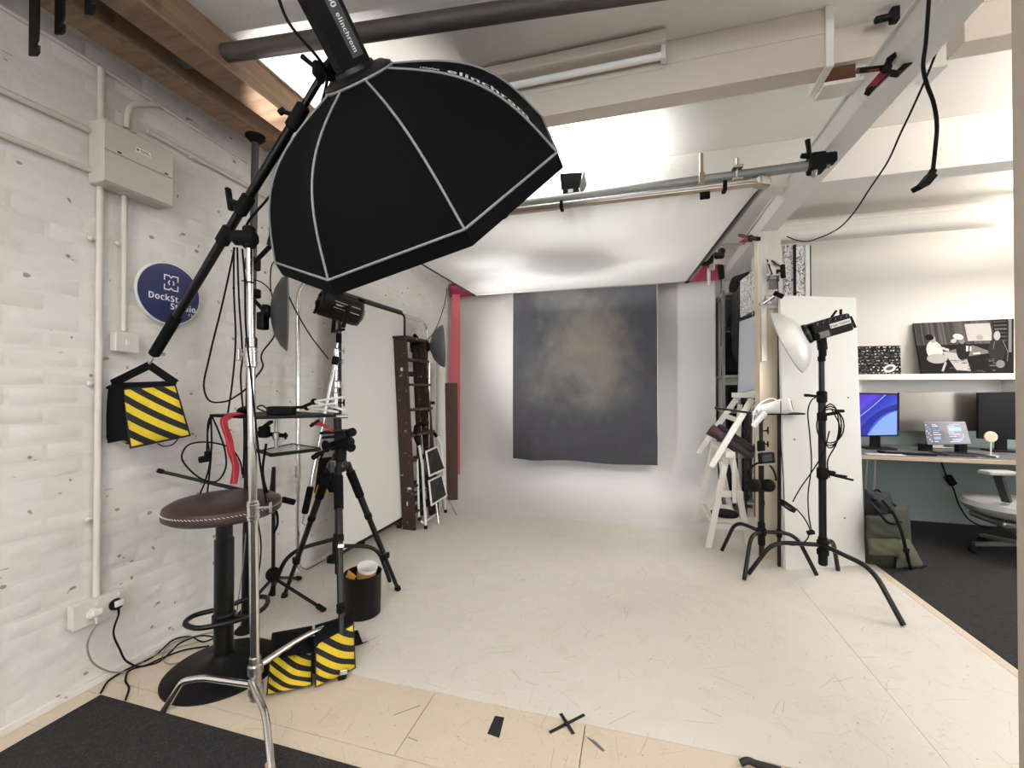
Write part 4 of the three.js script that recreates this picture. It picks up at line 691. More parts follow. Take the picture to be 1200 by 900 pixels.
{ const a = DC(374, 353, 2.72), b = DC(425, 370, 2.90), ax = b.clone().sub(a).normalize(), at = k => a.clone().lerp(b, k), c = at(0.5);
  const t = thing('video_light', 'black cylindrical video light on a chrome stand', 'studio light', c);
  const R = 0.084;
  const vb = part(t, 'body', lathe([[0, 0], [R - 0.012, 0], [R, 0.012], [R, 0.24], [R - 0.006, 0.25], [0, 0.25]], a, ax, 36), M.black);
  part(vb, 'front_ring', lathe([[R - 0.02, 0], [R - 0.004, 0], [R - 0.004, 0.012], [R - 0.02, 0.012]], a.clone().addScaledVector(ax, 0.25), ax, 36), M.darkGrey);
  part(t, 'glass_cover', lathe([[0, 0], [0.045, 0], [0.045, 0.022], [0.04, 0.03], [0, 0.034]], a.clone().addScaledVector(ax, 0.255), ax), phy({ color: '#a9c4c0', roughness: 0.15, transmission: 0.5, thickness: 0 }));
  part(t, 'glowing_lens', rbar(a.clone().addScaledVector(ax, 0.249), a.clone().addScaledVector(ax, 0.253), 0.03), std({ color: '#ffffff', emissive: new THREE.Color(0.95, 0.98, 1), emissiveIntensity: 4 }));
  const vl = new THREE.SpotLight(new THREE.Color(0.94, 0.975, 1), LAMP.videoLamp, 0, 0.68, 0.8, 2); vl.position.copy(a.clone().addScaledVector(ax, 0.30)); vl.target.position.set(-0.1, 1.75, -5.0); vl.shadow.radius = 5; scene.add(vl, vl.target);
  const up = V(0, 1, 0), toC = EYEP.clone().sub(c).normalize(), nr = toC.clone().addScaledVector(ax, -toC.dot(ax)).normalize(), tn = ax.clone().cross(nr).normalize();
  if (tn.y < 0) tn.negate();
  const P = (l, ang) => a.clone().addScaledVector(ax, l).addScaledVector(nr, Math.cos(ang) * (R + 0.001)).addScaledVector(tn, Math.sin(ang) * (R + 0.001));
  for (const ang of [0.42, -0.05]) part(vb, 'white_line', [bar(P(0.07, ang), P(0.15, ang), 0.0018), bar(P(0.175, ang), P(0.235, ang), 0.0018)], M.white);
  const lt = ctex(128, 40, g => { g.fillStyle = '#1a1a1b'; g.fillRect(0, 0, 128, 40); g.fillStyle = '#e8e8e8'; g.fillRect(14, 10, 60, 20); g.fillRect(82, 10, 26, 20); g.fillStyle = '#1a1a1b'; for (const x of [24, 38, 52, 66, 92]) g.fillRect(x, 8, 4, 24); });
  part(vb, 'marking', slab([P(0.075, 0.10), P(0.145, 0.10), P(0.145, 0.28), P(0.075, 0.28)], 0.001), std({ map: lt, roughness: 0.5 }), { keepUV: true });
  part(t, 'rear_knob', [rbar(a.clone().addScaledVector(tn, -0.01), a.clone().addScaledVector(ax, -0.018).addScaledVector(tn, -0.01), 0.018), rbar(a.clone().addScaledVector(tn, 0.04), a.clone().addScaledVector(ax, -0.012).addScaledVector(tn, 0.04), 0.012), bar(a.clone().addScaledVector(tn, -0.03), DC(368, 367, 2.7), 0.008)], M.rubber);
  const y0 = DC(397, 390, 2.79), yk = DC(408, 364, 2.58), yl = DC(392, 370, 2.85);
  part(t, 'yoke', [beam(DC(408, 358, 2.57), DC(402, 384, 2.6), 0.024, 0.014), beam(DC(402, 386, 2.6), DC(390, 389, 2.85), 0.026, 0.014), beam(DC(392, 372, 2.85), DC(390, 390, 2.85), 0.024, 0.014), rbar(y0, DC(397, 402, 2.79), 0.018), bar(DC(408, 360, 2.56), c, 0.012)], M.rubber);
}
{ // boom pole folded down beside the stand, with a hook
  const a = DC(393, 422, 2.76), b = DC(364, 570, 2.62), c = DC(357, 602, 2.6);
  const t = thing('hooked_pole', 'thin chrome boom pole hanging down with a hook', 'boom arm', b); part(t, 'tube', bar(a, b, 0.0125), M.chrome); part(t, 'grip', rbar(b, c, 0.02), M.grip); part(t, 'hook', pipe([c, DC(356, 607, 2.6), DC(354, 613, 2.6), DC(359, 616, 2.6), DC(361, 611, 2.6)], 0.0035, 0.012), M.steel); part(t, 'grip_head', rbar(a.clone().lerp(b, -0.03), a.clone().lerp(b, 0.04), 0.02), M.rubber); }
{ const z = 2.95, t = thing('sandbag', 'small dark sandbag with a yellow corner behind the tripod', 'sandbag', DC(382, 578, z)); const o = ray(380, 560).negate();
  part(t, 'pouch', pillow([DC(368, 578, z), DC(392, 577, z), DC(391, 535, z), DC(374, 537, z)], 0.07, o), M.nylon); part(t, 'yellow_corner', pillow([DC(369, 579, z - 0.05), DC(386, 578, z - 0.05), DC(382, 570, z - 0.055), DC(372, 568, z - 0.05)], 0.03, o), std({ color: '#d8bc28', roughness: 0.85 })); part(t, 'strap', [cable([DC(376, 537, z), DC(383, 524, z), DC(390, 522, z)], 0.007), cable([DC(374, 578, z), DC(374, 593, z)], 0.002)], M.nylon); }
{ // camera tripod
  const ap = V(-1.64, 0.86, -2.1), ft = [F(401, 797), F(467, 692), V(-2.1, 0, -2.19)], b = V(-1.64, 0, -2.1);
  const t = thing('camera_tripod', 'black camera tripod with a three way head', 'tripod', b);
  part(t, 'centre_column', bar(V(-1.64, 0.48, -2.1), V(-1.64, 0.95, -2.1), 0.015), M.blackMetal);
  part(t, 'spider', [lathe([[0, 0], [0.04, 0], [0.058, 0.03], [0.05, 0.06], [0.03, 0.075], [0, 0.075]], V(-1.64, 0.82, -2.1)), rbar(V(-1.64, 0.88, -2.1), V(-1.64, 0.93, -2.1), 0.03)], M.blackMetal);
  for (const f of ft) {
    const d = f.clone().sub(b).setY(0).normalize(), s = ap.clone().addScaledVector(d, 0.055), at = k => s.clone().lerp(f, k);
    const lg = part(t, 'leg', [bar(at(0), at(0.4), 0.021, 0.019), bar(at(0.38), at(0.72), 0.0165), bar(at(0.7), at(0.97), 0.0125)], M.blackMetal);
    part(lg, 'leg_lock', rbar(at(0.37), at(0.41), 0.022), M.rubber); part(lg, 'leg_lock', [rbar(at(0.69), at(0.735), 0.02), box(at(0.71).addScaledVector(d, 0.022), 0.02, 0.035, 0.02, 0.004)], M.rubber);
    part(lg, 'grip_sleeve', bar(at(0.06), at(0.24), 0.026, 0.0245), M.grip);
    part(lg, 'rubber_foot', rbar(at(0.965), at(1.0), 0.019), M.rubber);
  }
  // buckle badge on the front leg, grey leg plate under the shoulder
  const s = ap.clone().addScaledVector(ft[0].clone().sub(b).setY(0).normalize(), 0.055), at = k => s.clone().lerp(ft[0], k);
  for (const k of [0.42, 0.955]) part(t, 'chrome_catch', [beam(at(k).add(V(0.02, 0, 0.012)), at(k).add(V(0.03, 0.004, 0.03)), 0.03, 0.02)], M.chrome);
  part(t, 'shoulder_plate', box(ap.clone().add(V(0.02, 0.0, 0.062)), 0.03, 0.07, 0.012, 0.005, [0.25, 0.3, 0]), M.steel);
  const h = DC(400, 505, 2.46), q = (px, py, z = 2.46) => DC(px, py, z);
  part(t, 'head_body', [box(q(401, 512), 0.07, 0.07, 0.07, 0.012, [0, 0.4, 0]), rbar(q(399, 540), q(400, 520), 0.032), rbar(q(388, 523), q(413, 517, 2.4), 0.026)], M.black);
  part(t, 'pan_knob', [rbar(q(385, 522, 2.42), q(379, 524, 2.4), 0.034), rbar(q(408, 508), q(414, 506, 2.42), 0.025), rbar(q(408, 522), q(412, 525, 2.4), 0.026)], M.rubber);
  part(t, 'top_plate', [box(q(391, 506), 0.13, 0.016, 0.09, 0.006, [0, 0.4, 0.06]), box(q(388, 512), 0.09, 0.012, 0.06, 0.004, [0, 0.4, 0.06])], M.black);
  part(t, 'handle', [bar(q(396, 520), q(372, 533, 2.3), 0.009), rbar(q(375, 531, 2.32), q(366, 537, 2.28), 0.014)], M.rubber);
}
{ const b = F(425, 719), R = 0.103, hgt = 0.235, t = thing('waste_bucket', 'small black plastic bucket on the studio floor', 'bucket', b);
  part(t, 'wall', lathe([[0, 0.004], [R - 0.012, 0.004], [R - 0.004, 0.006], [R, hgt], [R + 0.003, hgt + 0.004], [R - 0.004, hgt + 0.004], [R - 0.007, 0.012], [0, 0.01]], b, [0, 1, 0], 40), M.black);
  const c = b.clone().add(V(0.005, 0.12, -0.005)), ax = V(0.22, 0.95, 0.12).normalize(), k = thing('paper_cup', 'brown ribbed paper coffee cup lying in the black bucket', 'cup', c);
  part(k, 'cup', lathe([[0, 0.002], [0.036, 0], [0.052, 0.16], [0.056, 0.162], [0.056, 0.168], [0.05, 0.165], [0.035, 0.006], [0, 0.006]], c, ax), M.white);
  const rp = []; for (let i = 0; i < 36; i++) { const a = i / 36 * 6.2832, m = frame(c, ax), p = (r, y) => V(Math.cos(a) * r, Math.sin(a) * r, y).applyMatrix4(m); rp.push(bar(p(0.0405, 0.03), p(0.0515, 0.14), 0.0026, 0.0026, 5)); }
  part(k, 'sleeve', [lathe([[0.039, 0.02], [0.053, 0.148], [0.052, 0.148], [0.038, 0.02]], c, ax)], M.cup); part(k, 'corrugation', rp, M.cup, { kind: 'stuff' });
  const o = thing('orange_wrapper', 'orange wrapper poking out of the black bucket', 'wrapper', b.clone().add(V(-0.06, 0.2, 0.02))); part(o, 'film', [pillow([b.clone().add(V(-0.095, 0.2, 0.04)), b.clone().add(V(-0.02, 0.2, 0.07)), b.clone().add(V(-0.02, 0.225, 0.03)), b.clone().add(V(-0.088, 0.245, 0.01))], 0.02, [0.1, 1, 0.5], 8, 0.5, 0.6)], M.orange); }
{ // saddle sandbag over the chrome leg
  const t = thing('sandbag', 'yellow and black striped sandbag on the floor over a chrome leg', 'sandbag', F(362, 800)); const o = EYEP.clone().sub(F(365, 790)).setY(0.4).normalize();
  const up = (p, h, back) => p.clone().add(V(-o.x * back, h, -o.z * back));
  const r0 = F(369, 806, 0.012), r1 = F(417, 783, 0.012), l0 = F(312, 815, 0.012), l1 = F(366, 803, 0.012);
  part(t, 'striped_pouch', pillow([r0, r1, up(r1, 0.16, 0.1), up(r0, 0.14, 0.1)], 0.13, o, 20, 0.6, 0.08), M.stripes, { keepUV: true });
  part(t, 'striped_pouch', pillow([l0, l1, up(l1, 0.085, 0.14), up(l0, 0.09, 0.15)], 0.12, o, 20, 0.6, 0.14), M.stripes, { keepUV: true });
  part(t, 'black_flap', [pillow([up(l0, 0.10, 0.10), up(l1, 0.09, 0.09), up(l1, 0.13, 0.26), up(l0, 0.12, 0.28)], 0.09, V(o.x, 1, o.z), 16, 0.5, 0.25), pillow([up(r0, 0.13, 0.08), up(r1, 0.14, 0.09), up(r1, 0.165, 0.18), up(r0, 0.17, 0.2)], 0.04, V(o.x, 1, o.z), 12, 0.35, 0.1), pillow([up(l1, 0.02, 0.06), up(r0, 0.02, 0.06), up(r0, 0.14, 0.16), up(l1, 0.13, 0.16)], 0.05, o, 10, 0.4)], M.nylon);
  const s = [F(414, 741, 0.1), F(420, 756, 0.02), F(428, 754, 0.004), F(436, 750, 0.004), F(446, 745, 0.006)];
  part(t, 'loose_strap', grid((u, w) => { const k = w * 4, i = Math.min(3, Math.floor(k)); return s[i].clone().lerp(s[i + 1], k - i).add(V((u - 0.5) * 0.02, 0.004, (u - 0.5) * -0.04)); }, 2, 24), M.nylon); }
// floor tape
{ const slabOn = (pts, h) => extr(pts.map(p => { const q = F(p[0], p[1]); return [q.x, -q.z]; }), 0.0008, new THREE.Matrix4().makeBasis(V(1, 0, 0), V(0, 0, -1), V(0, 1, 0)).setPosition(0, h, 0));
  single('tape_mark', 'black rectangle of tape on the plywood edge', 'tape', slabOn([[571, 860], [580, 839], [591, 841], [585, 865], [577, 862]], 0.0005), M.tape, F(580, 852));
  const x = thing('tape_mark', 'black tape cross on the studio floor', 'tape', F(664, 848)); part(x, 'strip', slabOn([[643, 858], [684, 837], [686, 840], [645, 861]], 0.0035), M.tape); part(x, 'strip', slabOn([[655, 838], [659, 837], [674, 861], [670, 862]], 0.0045), M.tape);
  single('tape_scrap', 'curled scrap of grey tape on the plywood', 'tape', slabOn([[686, 863], [698, 869], [709, 880], [706, 881], [696, 872]], 0.0008), M.midGrey, F(698, 872));
  single('tape_scrap', 'crumpled black tape end at the floor edge', 'tape', cable([F(868, 894, 0.012), F(876, 891, 0.02), F(886, 895, 0.012), F(900, 899, 0.014), F(915, 903, 0.01)], 0.011), M.tape, F(880, 895));
  const sc = (a, b, l) => single('floor_scratch_strip', l, 'strip', bar(F(...a, 0.001), F(...b, 0.001), 0.0012, 0.0012, 5), M.midGrey, F(...a));
  sc([478, 864], [489, 868], 'tiny dark splinter on the plywood near the seam'); sc([461, 838], [492, 827], 'long dark splinter on the plywood'); }

// ================================================================ AGAINST THE LEFT WALL, FURTHER BACK
{ // chrome frame and the white fabric panel leaning on the wall
  const Xc = -2.2;
  const t = thing('tube_rack', 'tall chrome tube rack leaning on the brick wall', 'rack', WX(349, 660, Xc));
  part(t, 'tube', pipe([WX(349, 640, -2.13), WX(349, 345, -2.2), WX(356, 331, -2.2), WX(500, 378, -2.2), WX(501, 420, -2.19), WX(501, 590, -2.1)], 0.013, 0.12), M.chrome);
  part(t, 'lower_rail', pipe([WX(349, 500, -2.17), WX(349, 665, -2.13), WX(358, 669, -2.13), WX(478, 606, -2.13)], 0.013, 0.1), M.chrome);
  part(t, 'joint', [rbar(WX(349, 545, -2.155), WX(349, 560, -2.15), 0.017)], M.steel);
  const p = thing('fabric_panel', 'white fabric panel on a black tube frame by the ladder', 'panel', WX(430, 630, -2.08));
  const f = (px, py, X) => WX(px, py, X); const tl = f(398, 345, -2.13), tr = f(474, 369, -2.13), br = f(474, 607, -2.06), bl = f(398, 652, -2.06);
  part(p, 'fabric', slab([tl, tr, br, bl].map(q => q.clone().add(V(-0.008, 0, 0))), 0.004), M.panelFabric);
  part(p, 'tube', [pipe([f(399, 640, -2.06), tl.clone(), tr.clone(), br.clone()], 0.012, 0.05), pipe([f(385, 657, -2.06), f(474, 606, -2.06)], 0.012, 0.05)], M.blackMetal);
  part(p, 'sleeve', pipe([f(398, 343, -2.135), f(470, 366, -2.135)], 0.018, 0.02), M.darkGrey);
  part(p, 'joint', [rbar(f(394, 344, -2.12), f(401, 347, -2.12), 0.022), rbar(f(420, 352, -2.12), f(426, 354, -2.12), 0.022)], M.rubber);
  part(p, 'foot', [box(f(422, 637, -2.05), 0.05, 0.03, 0.06, 0.006), box(f(388, 655, -2.05), 0.04, 0.05, 0.05, 0.008)], M.rubber);
}
{ // old wooden step ladder
  const a0 = F(480, 621), a1 = DC(469, 397, 3.93), b0 = a0.clone().add(V(0.02, 0, -0.46)), b1 = a1.clone().add(V(0.01, 0, -0.36)); a1.x = Math.max(a1.x, -2.2);
  const t = thing('wooden_stepladder', 'old brown wooden stepladder spattered with white paint', 'ladder', a0);
  const at = (p, q, k) => p.clone().lerp(q, k);
  part(t, 'stile', beam(a0, a1, 0.125, 0.03, V(0, 0, 1)), M.oldWood); part(t, 'stile', beam(b0, b1, 0.11, 0.03, V(0, 0, 1)), M.oldWood);
  for (let i = 0; i < 7; i++) { const k = 0.1 + i * 0.132; part(t, 'tread', beam(at(a0, a1, k).add(V(0.03, 0, 0)), at(b0, b1, k).add(V(0.03, 0, 0)), 0.11, 0.022, V(0, 1, 0)), M.oldWood); }
  part(t, 'top_board', beam(a1.clone().add(V(0.0, 0.012, 0.03)), b1.clone().add(V(0.0, 0.012, -0.03)), 0.16, 0.026), M.oldWood);
  const c0 = a0.clone().add(V(-0.12, 0, -0.02)), c1 = a1.clone().add(V(-0.05, -0.06, -0.02)), d0 = b0.clone().add(V(-0.12, 0, 0.02)), d1 = b1.clone().add(V(-0.05, -0.06, 0.02));
  part(t, 'rear_leg', beam(c0, c1, 0.045, 0.03, V(0, 0, 1)), M.oldWood); part(t, 'rear_leg', beam(d0, d1, 0.045, 0.03, V(0, 0, 1)), M.oldWood);
  for (const k of [0.12, 0.5, 0.85]) part(t, 'rear_rail', beam(at(c0, c1, k), at(d0, d1, k), 0.02, 0.05), M.oldWood);
  part(t, 'paint_blob', [ball(at(a0, a1, 0.22).add(V(0.03, 0, 0.018)), 0.022, 1, 0.5, 0.3), ball(at(a0, a1, 0.14).add(V(0.0, 0, 0.018)), 0.014, 0.5, 1.6, 0.3), ball(at(a0, a1, 0.84).add(V(0.01, 0, 0.018)), 0.014, 1, 1.3, 0.3)], M.white);
}
{ // folded white step stool
  const t = thing('folding_steps', 'folded white tubular steps with black treads', 'steps', F(505, 617)); const z = 4.05, p = (px, py, dz = 0) => DC(px, py, z + dz);
  const l0 = F(499, 620).setY(0.012), zl = depthOf(l0); const L = (px, py) => DC(px, py, zl), r0 = F(522, 601).setY(0.012), zr = depthOf(r0), Rr = (px, py) => DC(px, py, zr);
  part(t, 'side_rail', pipe([l0, L(495, 545), L(491, 521)], 0.0125, 0.03), M.white); part(t, 'side_rail', pipe([r0, Rr(519, 545), Rr(517, 520), Rr(512, 511)], 0.0125, 0.04), M.white);
  part(t, 'grab_handle', pipe([L(491, 522), L(486, 512), L(487, 500), DC(492, 496, (zl + zr) / 2), Rr(504, 502), Rr(512, 512)], 0.017, 0.05), M.grip);
  part(t, 'rear_frame', pipe([L(489, 538), L(491, 608), L(496, 613), Rr(514, 600), Rr(516, 585)], 0.0105, 0.04), M.white);
  const tread = (a, b, c, d, zo) => { const q = [L(...a), Rr(...b), Rr(...c), L(...d)].map(s => s.clone().add(V(0.03 + zo, 0, 0.02))); const td = part(t, 'tread', slab(q, 0.02), M.black, { label: 'black rubber tread' }); part(td, 'tread_rim', [0, 1, 2, 3].map(i => bar(q[i], q[(i + 1) % 4], 0.009)), M.white); };
  tread([501, 557], [519, 549], [510, 523], [497, 529], 0); tread([502, 591], [520, 580], [514, 556], [499, 563], 0.012);
  for (const f of [l0, r0, L(492, 609)]) part(t, 'rubber_foot', rbar(f.clone().setY(f.y - 0.012), f.clone().setY(f.y + 0.025), 0.016), M.rubber);
  part(t, 'strut', pipe([Rr(520, 583), Rr(527, 588), F(535, 603, 0.008)], 0.0075, 0.05), M.steel);
}
{ // tubes, boards and dish lamp in the corner
  const b = F(529, 588), t = single('brown_board', 'long reddish brown board leaning in the corner', 'board', beam(b.clone().setY(0.0), DC(529, 449, depthOf(b) + 0.18), 0.145, 0.03, V(0.3, 0, 1)), M.brownBoard, b);
  const c = F(517, 594); single('white_tube', 'white cardboard tube leaning beside the brown board', 'tube', bar(c.clone().setY(0), DC(516, 425, depthOf(c) + 0.25), 0.062, 0.05, 20), std({ color: '#d8d6cf', roughness: 0.7 }), c);
  const ps = V(-2.185, 0.02, -5.09);
  const k = thing('pink_backdrop', 'pink paper backdrop hanging in the corner beside the cove', 'backdrop', [-2.17, 0, -5.0]);
  part(k, 'paper', [slab([WZ(521, 600, 4.95), WZ(539, 588, 4.95), WZ(539, 345, 4.95), WZ(530, 345, 4.95)].map(q => { q.y = Math.max(q.y, 0.01); return q; }), 0.006)], M.pink);
  const r = thing('crimson_roll', 'crimson paper roll mounted above the white cove', 'paper roll', [-0.6, 2.55, -5.05]); part(r, 'paper', bar([-2.24, 2.555, -5.06], [0.87, 2.555, -5.06], 0.075, 0.075, 24), M.crimson); part(r, 'core', bar([-2.265, 2.555, -5.06], [0.895, 2.555, -5.06], 0.03), M.rawPly);
  part(r, 'valance', slab([[-2.24, 2.44, -4.99], [0.86, 2.44, -4.99], [0.86, 2.58, -4.985], [-2.24, 2.58, -4.985]], 0.004), M.crimson);
  part(r, 'hanging_chain', bar([0.885, 2.55, -5.05], [0.885, 1.75, -5.05], 0.006), M.blackMetal);
  // dish lamp on stand
  const z = 4.35, q = (px, py, dz = 0) => DC(px, py, z + dz), base = HP(500, z, 0), s = thing('dish_lamp', 'grey dish lamp on a stand behind the wooden ladder', 'studio light', base);
  const cc = q(509, 406), ax = V(0.86, 0.05, -0.5).normalize();
  part(s, 'dish', lathe([[0.03, 0], [0.05, 0.01], [0.13, 0.04], [0.2, 0.1], [0.215, 0.14], [0.21, 0.14], [0.19, 0.1], [0.12, 0.05], [0.03, 0.02]], cc.clone().addScaledVector(ax, -0.05), ax, 40), M.midGrey);
  part(s, 'lamp_body', rbar(cc.clone().addScaledVector(ax, -0.05), cc.clone().addScaledVector(ax, -0.24), 0.06), M.black); part(s, 'lamp_knob', [rbar(q(489, 397), q(485, 392), 0.02)], M.rubber);
  part(s, 'bulb', ball(cc.clone().addScaledVector(ax, 0.01), 0.03), std({ color: '#ffffff', emissive: new THREE.Color(1, 0.98, 0.95), emissiveIntensity: 6 }));
  const sl = new THREE.SpotLight(new THREE.Color(1, 0.985, 0.96), LAMP.backLamp, 0, 1.2, 0.5, 2); sl.position.copy(cc.clone().addScaledVector(ax, 0.07)); sl.target.position.copy(cc.clone().addScaledVector(ax, 1)); sl.shadow.radius = 6; scene.add(sl, sl.target);
  part(s, 'pole', [bar(q(498, 415), HP(499, z, 0.3), 0.012), bar(HP(503, z - 0.05, 1.55), HP(503, z - 0.05, 0.25), 0.01)], M.chrome); part(s, 'collar', [rbar(q(499, 470), q(499, 480), 0.022), rbar(q(498, 412), q(498, 422), 0.025), box(q(506, 472), 0.06, 0.03, 0.03, 0.006)], M.rubber);
  turtle(s, base.clone().setY(0.28), [base.clone().add(V(0.22, 0, 0.18)), base.clone().add(V(-0.1, 0, 0.3)), base.clone().add(V(0.05, 0, -0.3))], 0.011, M.chrome, 0.0, 0.7);
  single('loose_cable', 'thin black cable dropping from the ceiling to the dish lamp', 'cable', cable([WZ(524, 338, 4.4), q(520, 360), q(514, 378), q(506, 393), q(501, 398)], 0.004, 40), M.rubber, q(514, 378));
}
// ================================================================ BACKDROP CLOTH AND OVERHEAD SCRIM
{ const t = thing('painted_backdrop', 'dark mottled grey painted cloth hanging in front of the cove', 'backdrop', [-0.58, 0.45, -4.86]);
  const ct = dtex(512, (u, w) => {
    const n = fbm(u, w, 5, 4, 3), n2 = fbm(u, w, 9, 3, 18), e = Math.hypot((u - 0.53) * 1.75, (w - 0.6) * 1.7), k = Math.max(0, Math.min(1, 1.18 - e * 1.5 + (n - 0.5) * 1.5));
    let c = mix3(hx('#3d3c40'), hx('#64625c'), k); const k2 = Math.max(0, Math.min(1, 0.75 - Math.hypot((u - 0.58) * 2.6, (w - 0.62) * 2.4) + (n2 - 0.5) * 1.4)); c = mix3(c, hx('#6c635a'), k2);
    const b = 0.93 + 0.14 * fbm(u, w, 14, 3, 41); return c.map(x => x * b);
  });
  ct.wrapS = ct.wrapT = THREE.ClampToEdgeWrapping;
  const x0 = WZ(601, 345, 4.86).x, x1 = WZ(770, 336, 4.86).x, y1 = 2.46, fn = o => grid((u, w) => {
    const yb = lerp(WZ(601, 537, 4.86).y, WZ(768, 546, 4.86).y, u); const fold = Math.pow(1 - w, 1.5) * 0.016 * (Math.exp(-Math.pow((u - 0.16) / 0.05, 2)) * 1.6 - Math.exp(-Math.pow((u - 0.07) / 0.035, 2)) + 0.5 * Math.sin(u * 14)) + 0.004 * Math.sin(u * 9 + w * 5);
    return V(lerp(x0, x1, u) + 0.006 * Math.sin(w * 5) * (u - 0.5), lerp(yb, y1, w) - (1 - w) * 0.008 * Math.sin(u * 11), -4.86 + fold - o); }, 64, 60);
  part(t, 'cloth', [fn(0), fn(0.003)], std({ map: ct, roughness: 0.9, bumpMap: weave, bumpScale: 0.0004 }), { keepUV: true });
  part(t, 'hem_edge', [bar([x0 - 0.002, 0.49, -4.858], [x0 - 0.002, 2.46, -4.858], 0.003), bar([x1 + 0.002, 0.48, -4.858], [x1 + 0.002, 2.46, -4.858], 0.003)], M.panelFabric);
  part(t, 'cross_bar', bar([x0 - 0.3, 2.475, -4.86], [x1 + 0.3, 2.475, -4.86], 0.016), M.steel);
}
const SH = 2.35;
{ const nr = F(893, 214, SH), fr = F(805, 329, SH), fl2 = F(553, 345, SH), nl = V(-1.72, SH, nr.z);
  fl2.set(-1.74, SH, fr.z);
  const t = thing('overhead_scrim', 'white fabric scrim stretched on an overhead tube frame', 'scrim', [-0.6, SH, -3.5]);
  const sag = (u, w) => V(lerp(nl.x, lerp(nr.x, fr.x, w), u), SH - 0.01 - 0.045 * Math.sin(Math.PI * u) * Math.sin(Math.PI * w) + 0.007 * Math.sin(u * 75 + Math.sin(u * 31) * 2) * Math.pow(1 - w, 9) + 0.002 * Math.sin(w * 60) * Math.exp(-Math.pow((u - 0.4) / 0.2, 2)) * Math.exp(-Math.pow((w - 0.5) / 0.25, 2)), lerp(nr.z, fr.z, w));
  part(t, 'fabric', grid(sag, 160, 80), M.whiteFabric);
  part(t, 'front_tube', [bar(nl.clone().setX(-1.72), nr.clone().lerp(nl, 0.42), 0.019), bar(nr.clone().lerp(nl, 0.43), nr, 0.017)], M.brownedChrome);
  part(t, 'front_sleeve', bar(nl.clone().add(V(0, -0.0, 0.012)), nr.clone().add(V(0, 0.012, 0.006)), 0.013), M.steel);
  part(t, 'side_tube', [bar(nr, fr, 0.016)], M.blackMetal); part(t, 'side_tube', [bar(nr.clone().add(V(0.03, 0.005, 0)), fr.clone().add(V(0.03, 0.005, 0)), 0.012)], M.steel);
  part(t, 'side_tube', bar(nl, fl2, 0.016), M.blackMetal); part(t, 'rear_tube', bar(fl2, fr, 0.014), M.blackMetal); part(t, 'rear_sleeve', bar(fl2.clone().add(V(0, -0.012, 0.012)), fr.clone().add(V(0, -0.012, 0.012)), 0.008), M.steel);
  part(t, 'corner_joint', [box(nr, 0.07, 0.05, 0.06, 0.012, [0, 0.5, 0])], M.steel); part(t, 'corner_joint', box(fr, 0.05, 0.04, 0.05, 0.01), M.rubber); part(t, 'corner_joint', box(fl2, 0.05, 0.04, 0.05, 0.01), M.rubber); part(t, 'corner_joint', box(nl, 0.05, 0.04, 0.05, 0.01), M.rubber);
  part(t, 'strap', [box(nr.clone().lerp(nl, 0.115).add(V(0, -0.03, 0)), 0.05, 0.045, 0.012, 0.003), box(nr.clone().lerp(nl, 0.075), 0.02, 0.055, 0.05, 0.004), box(nr.clone().lerp(nl, 0.44), 0.02, 0.05, 0.05, 0.004)], M.nylon);
  for (const k of [0.35, 0.6]) part(t, 'tie_cord', cable([nr.clone().lerp(nl, 0.5 + k * 0.2), nr.clone().lerp(nl, 0.52 + k * 0.2).add(V(0, -0.035, 0)), nr.clone().lerp(nl, 0.54 + k * 0.2)], 0.004), M.rubber);
  // supporting scaffold pipe, hangers, clamps
  const pa = DC(612, 236, 2.75), pb = WX(931, 205, 0.93), s = thing('scaffold_pipe', 'grey scaffold pipe above the front edge of the scrim', 'pipe', pa.clone().lerp(pb, 0.5));
  pb.copy(V(0.93, 2.42, -2.49)); pa.copy(V(-1.9, 2.42, -2.57));
  part(s, 'tube', bar(pa, pb, 0.025, 0.025, 18), M.greyPipe);
  const hang = k => { const p = pa.clone().lerp(pb, k); part(s, 'hanger', [bar(p.clone().add(V(0, -0.03, 0.01)), p.clone().setY(HC - 0.03), 0.008), box(p, 0.03, 0.075, 0.06, 0.006), bar(p.clone().add(V(0, 0.01, 0.03)), nrAt(p.x), 0.006)], M.steel); };
  const nrAt = x => V(x, SH, nr.z);
  { const p = WZ(821, 200, 2.52); part(s, 'hanger', [bar(V(p.x, 2.39, -2.5), V(p.x, 2.56, -2.5), 0.011), box(V(p.x, 2.42, -2.5), 0.03, 0.06, 0.06, 0.006)], M.brownedChrome); }
  { const p = WZ(863, 200, 2.5); part(s, 'hanger', [bar(V(p.x, 2.36, -2.48), V(p.x, 2.5, -2.48), 0.007), box(V(p.x, 2.385, -2.48), 0.05, 0.012, 0.05, 0.003), box(V(p.x, 2.45, -2.48), 0.05, 0.012, 0.05, 0.003)], M.steel); }
  const e = thing('pipe_clamp', 'black clamp fixing the scaffold pipe to the steel beam', 'clamp', pb); part(e, 'jaw', [box(pb.clone().add(V(-0.06, 0, 0.01)), 0.07, 0.09, 0.08, 0.012), box(pb.clone().add(V(-0.01, 0.01, 0.02)), 0.06, 0.05, 0.06, 0.01)], M.rubber); part(e, 'lever', [bar(pb.clone().add(V(-0.09, 0.03, 0.02)), pb.clone().add(V(-0.10, 0.12, 0.02)), 0.009, 0.012), bar(pb.clone().add(V(-0.09, 0.035, 0.02)), pb.clone().add(V(-0.13, 0.04, 0.03)), 0.012)], M.rubber); part(e, 'bolt', rbar(pb.clone().add(V(-0.07, -0.03, 0.03)), pb.clone().add(V(-0.08, -0.075, 0.035)), 0.012), M.steel);
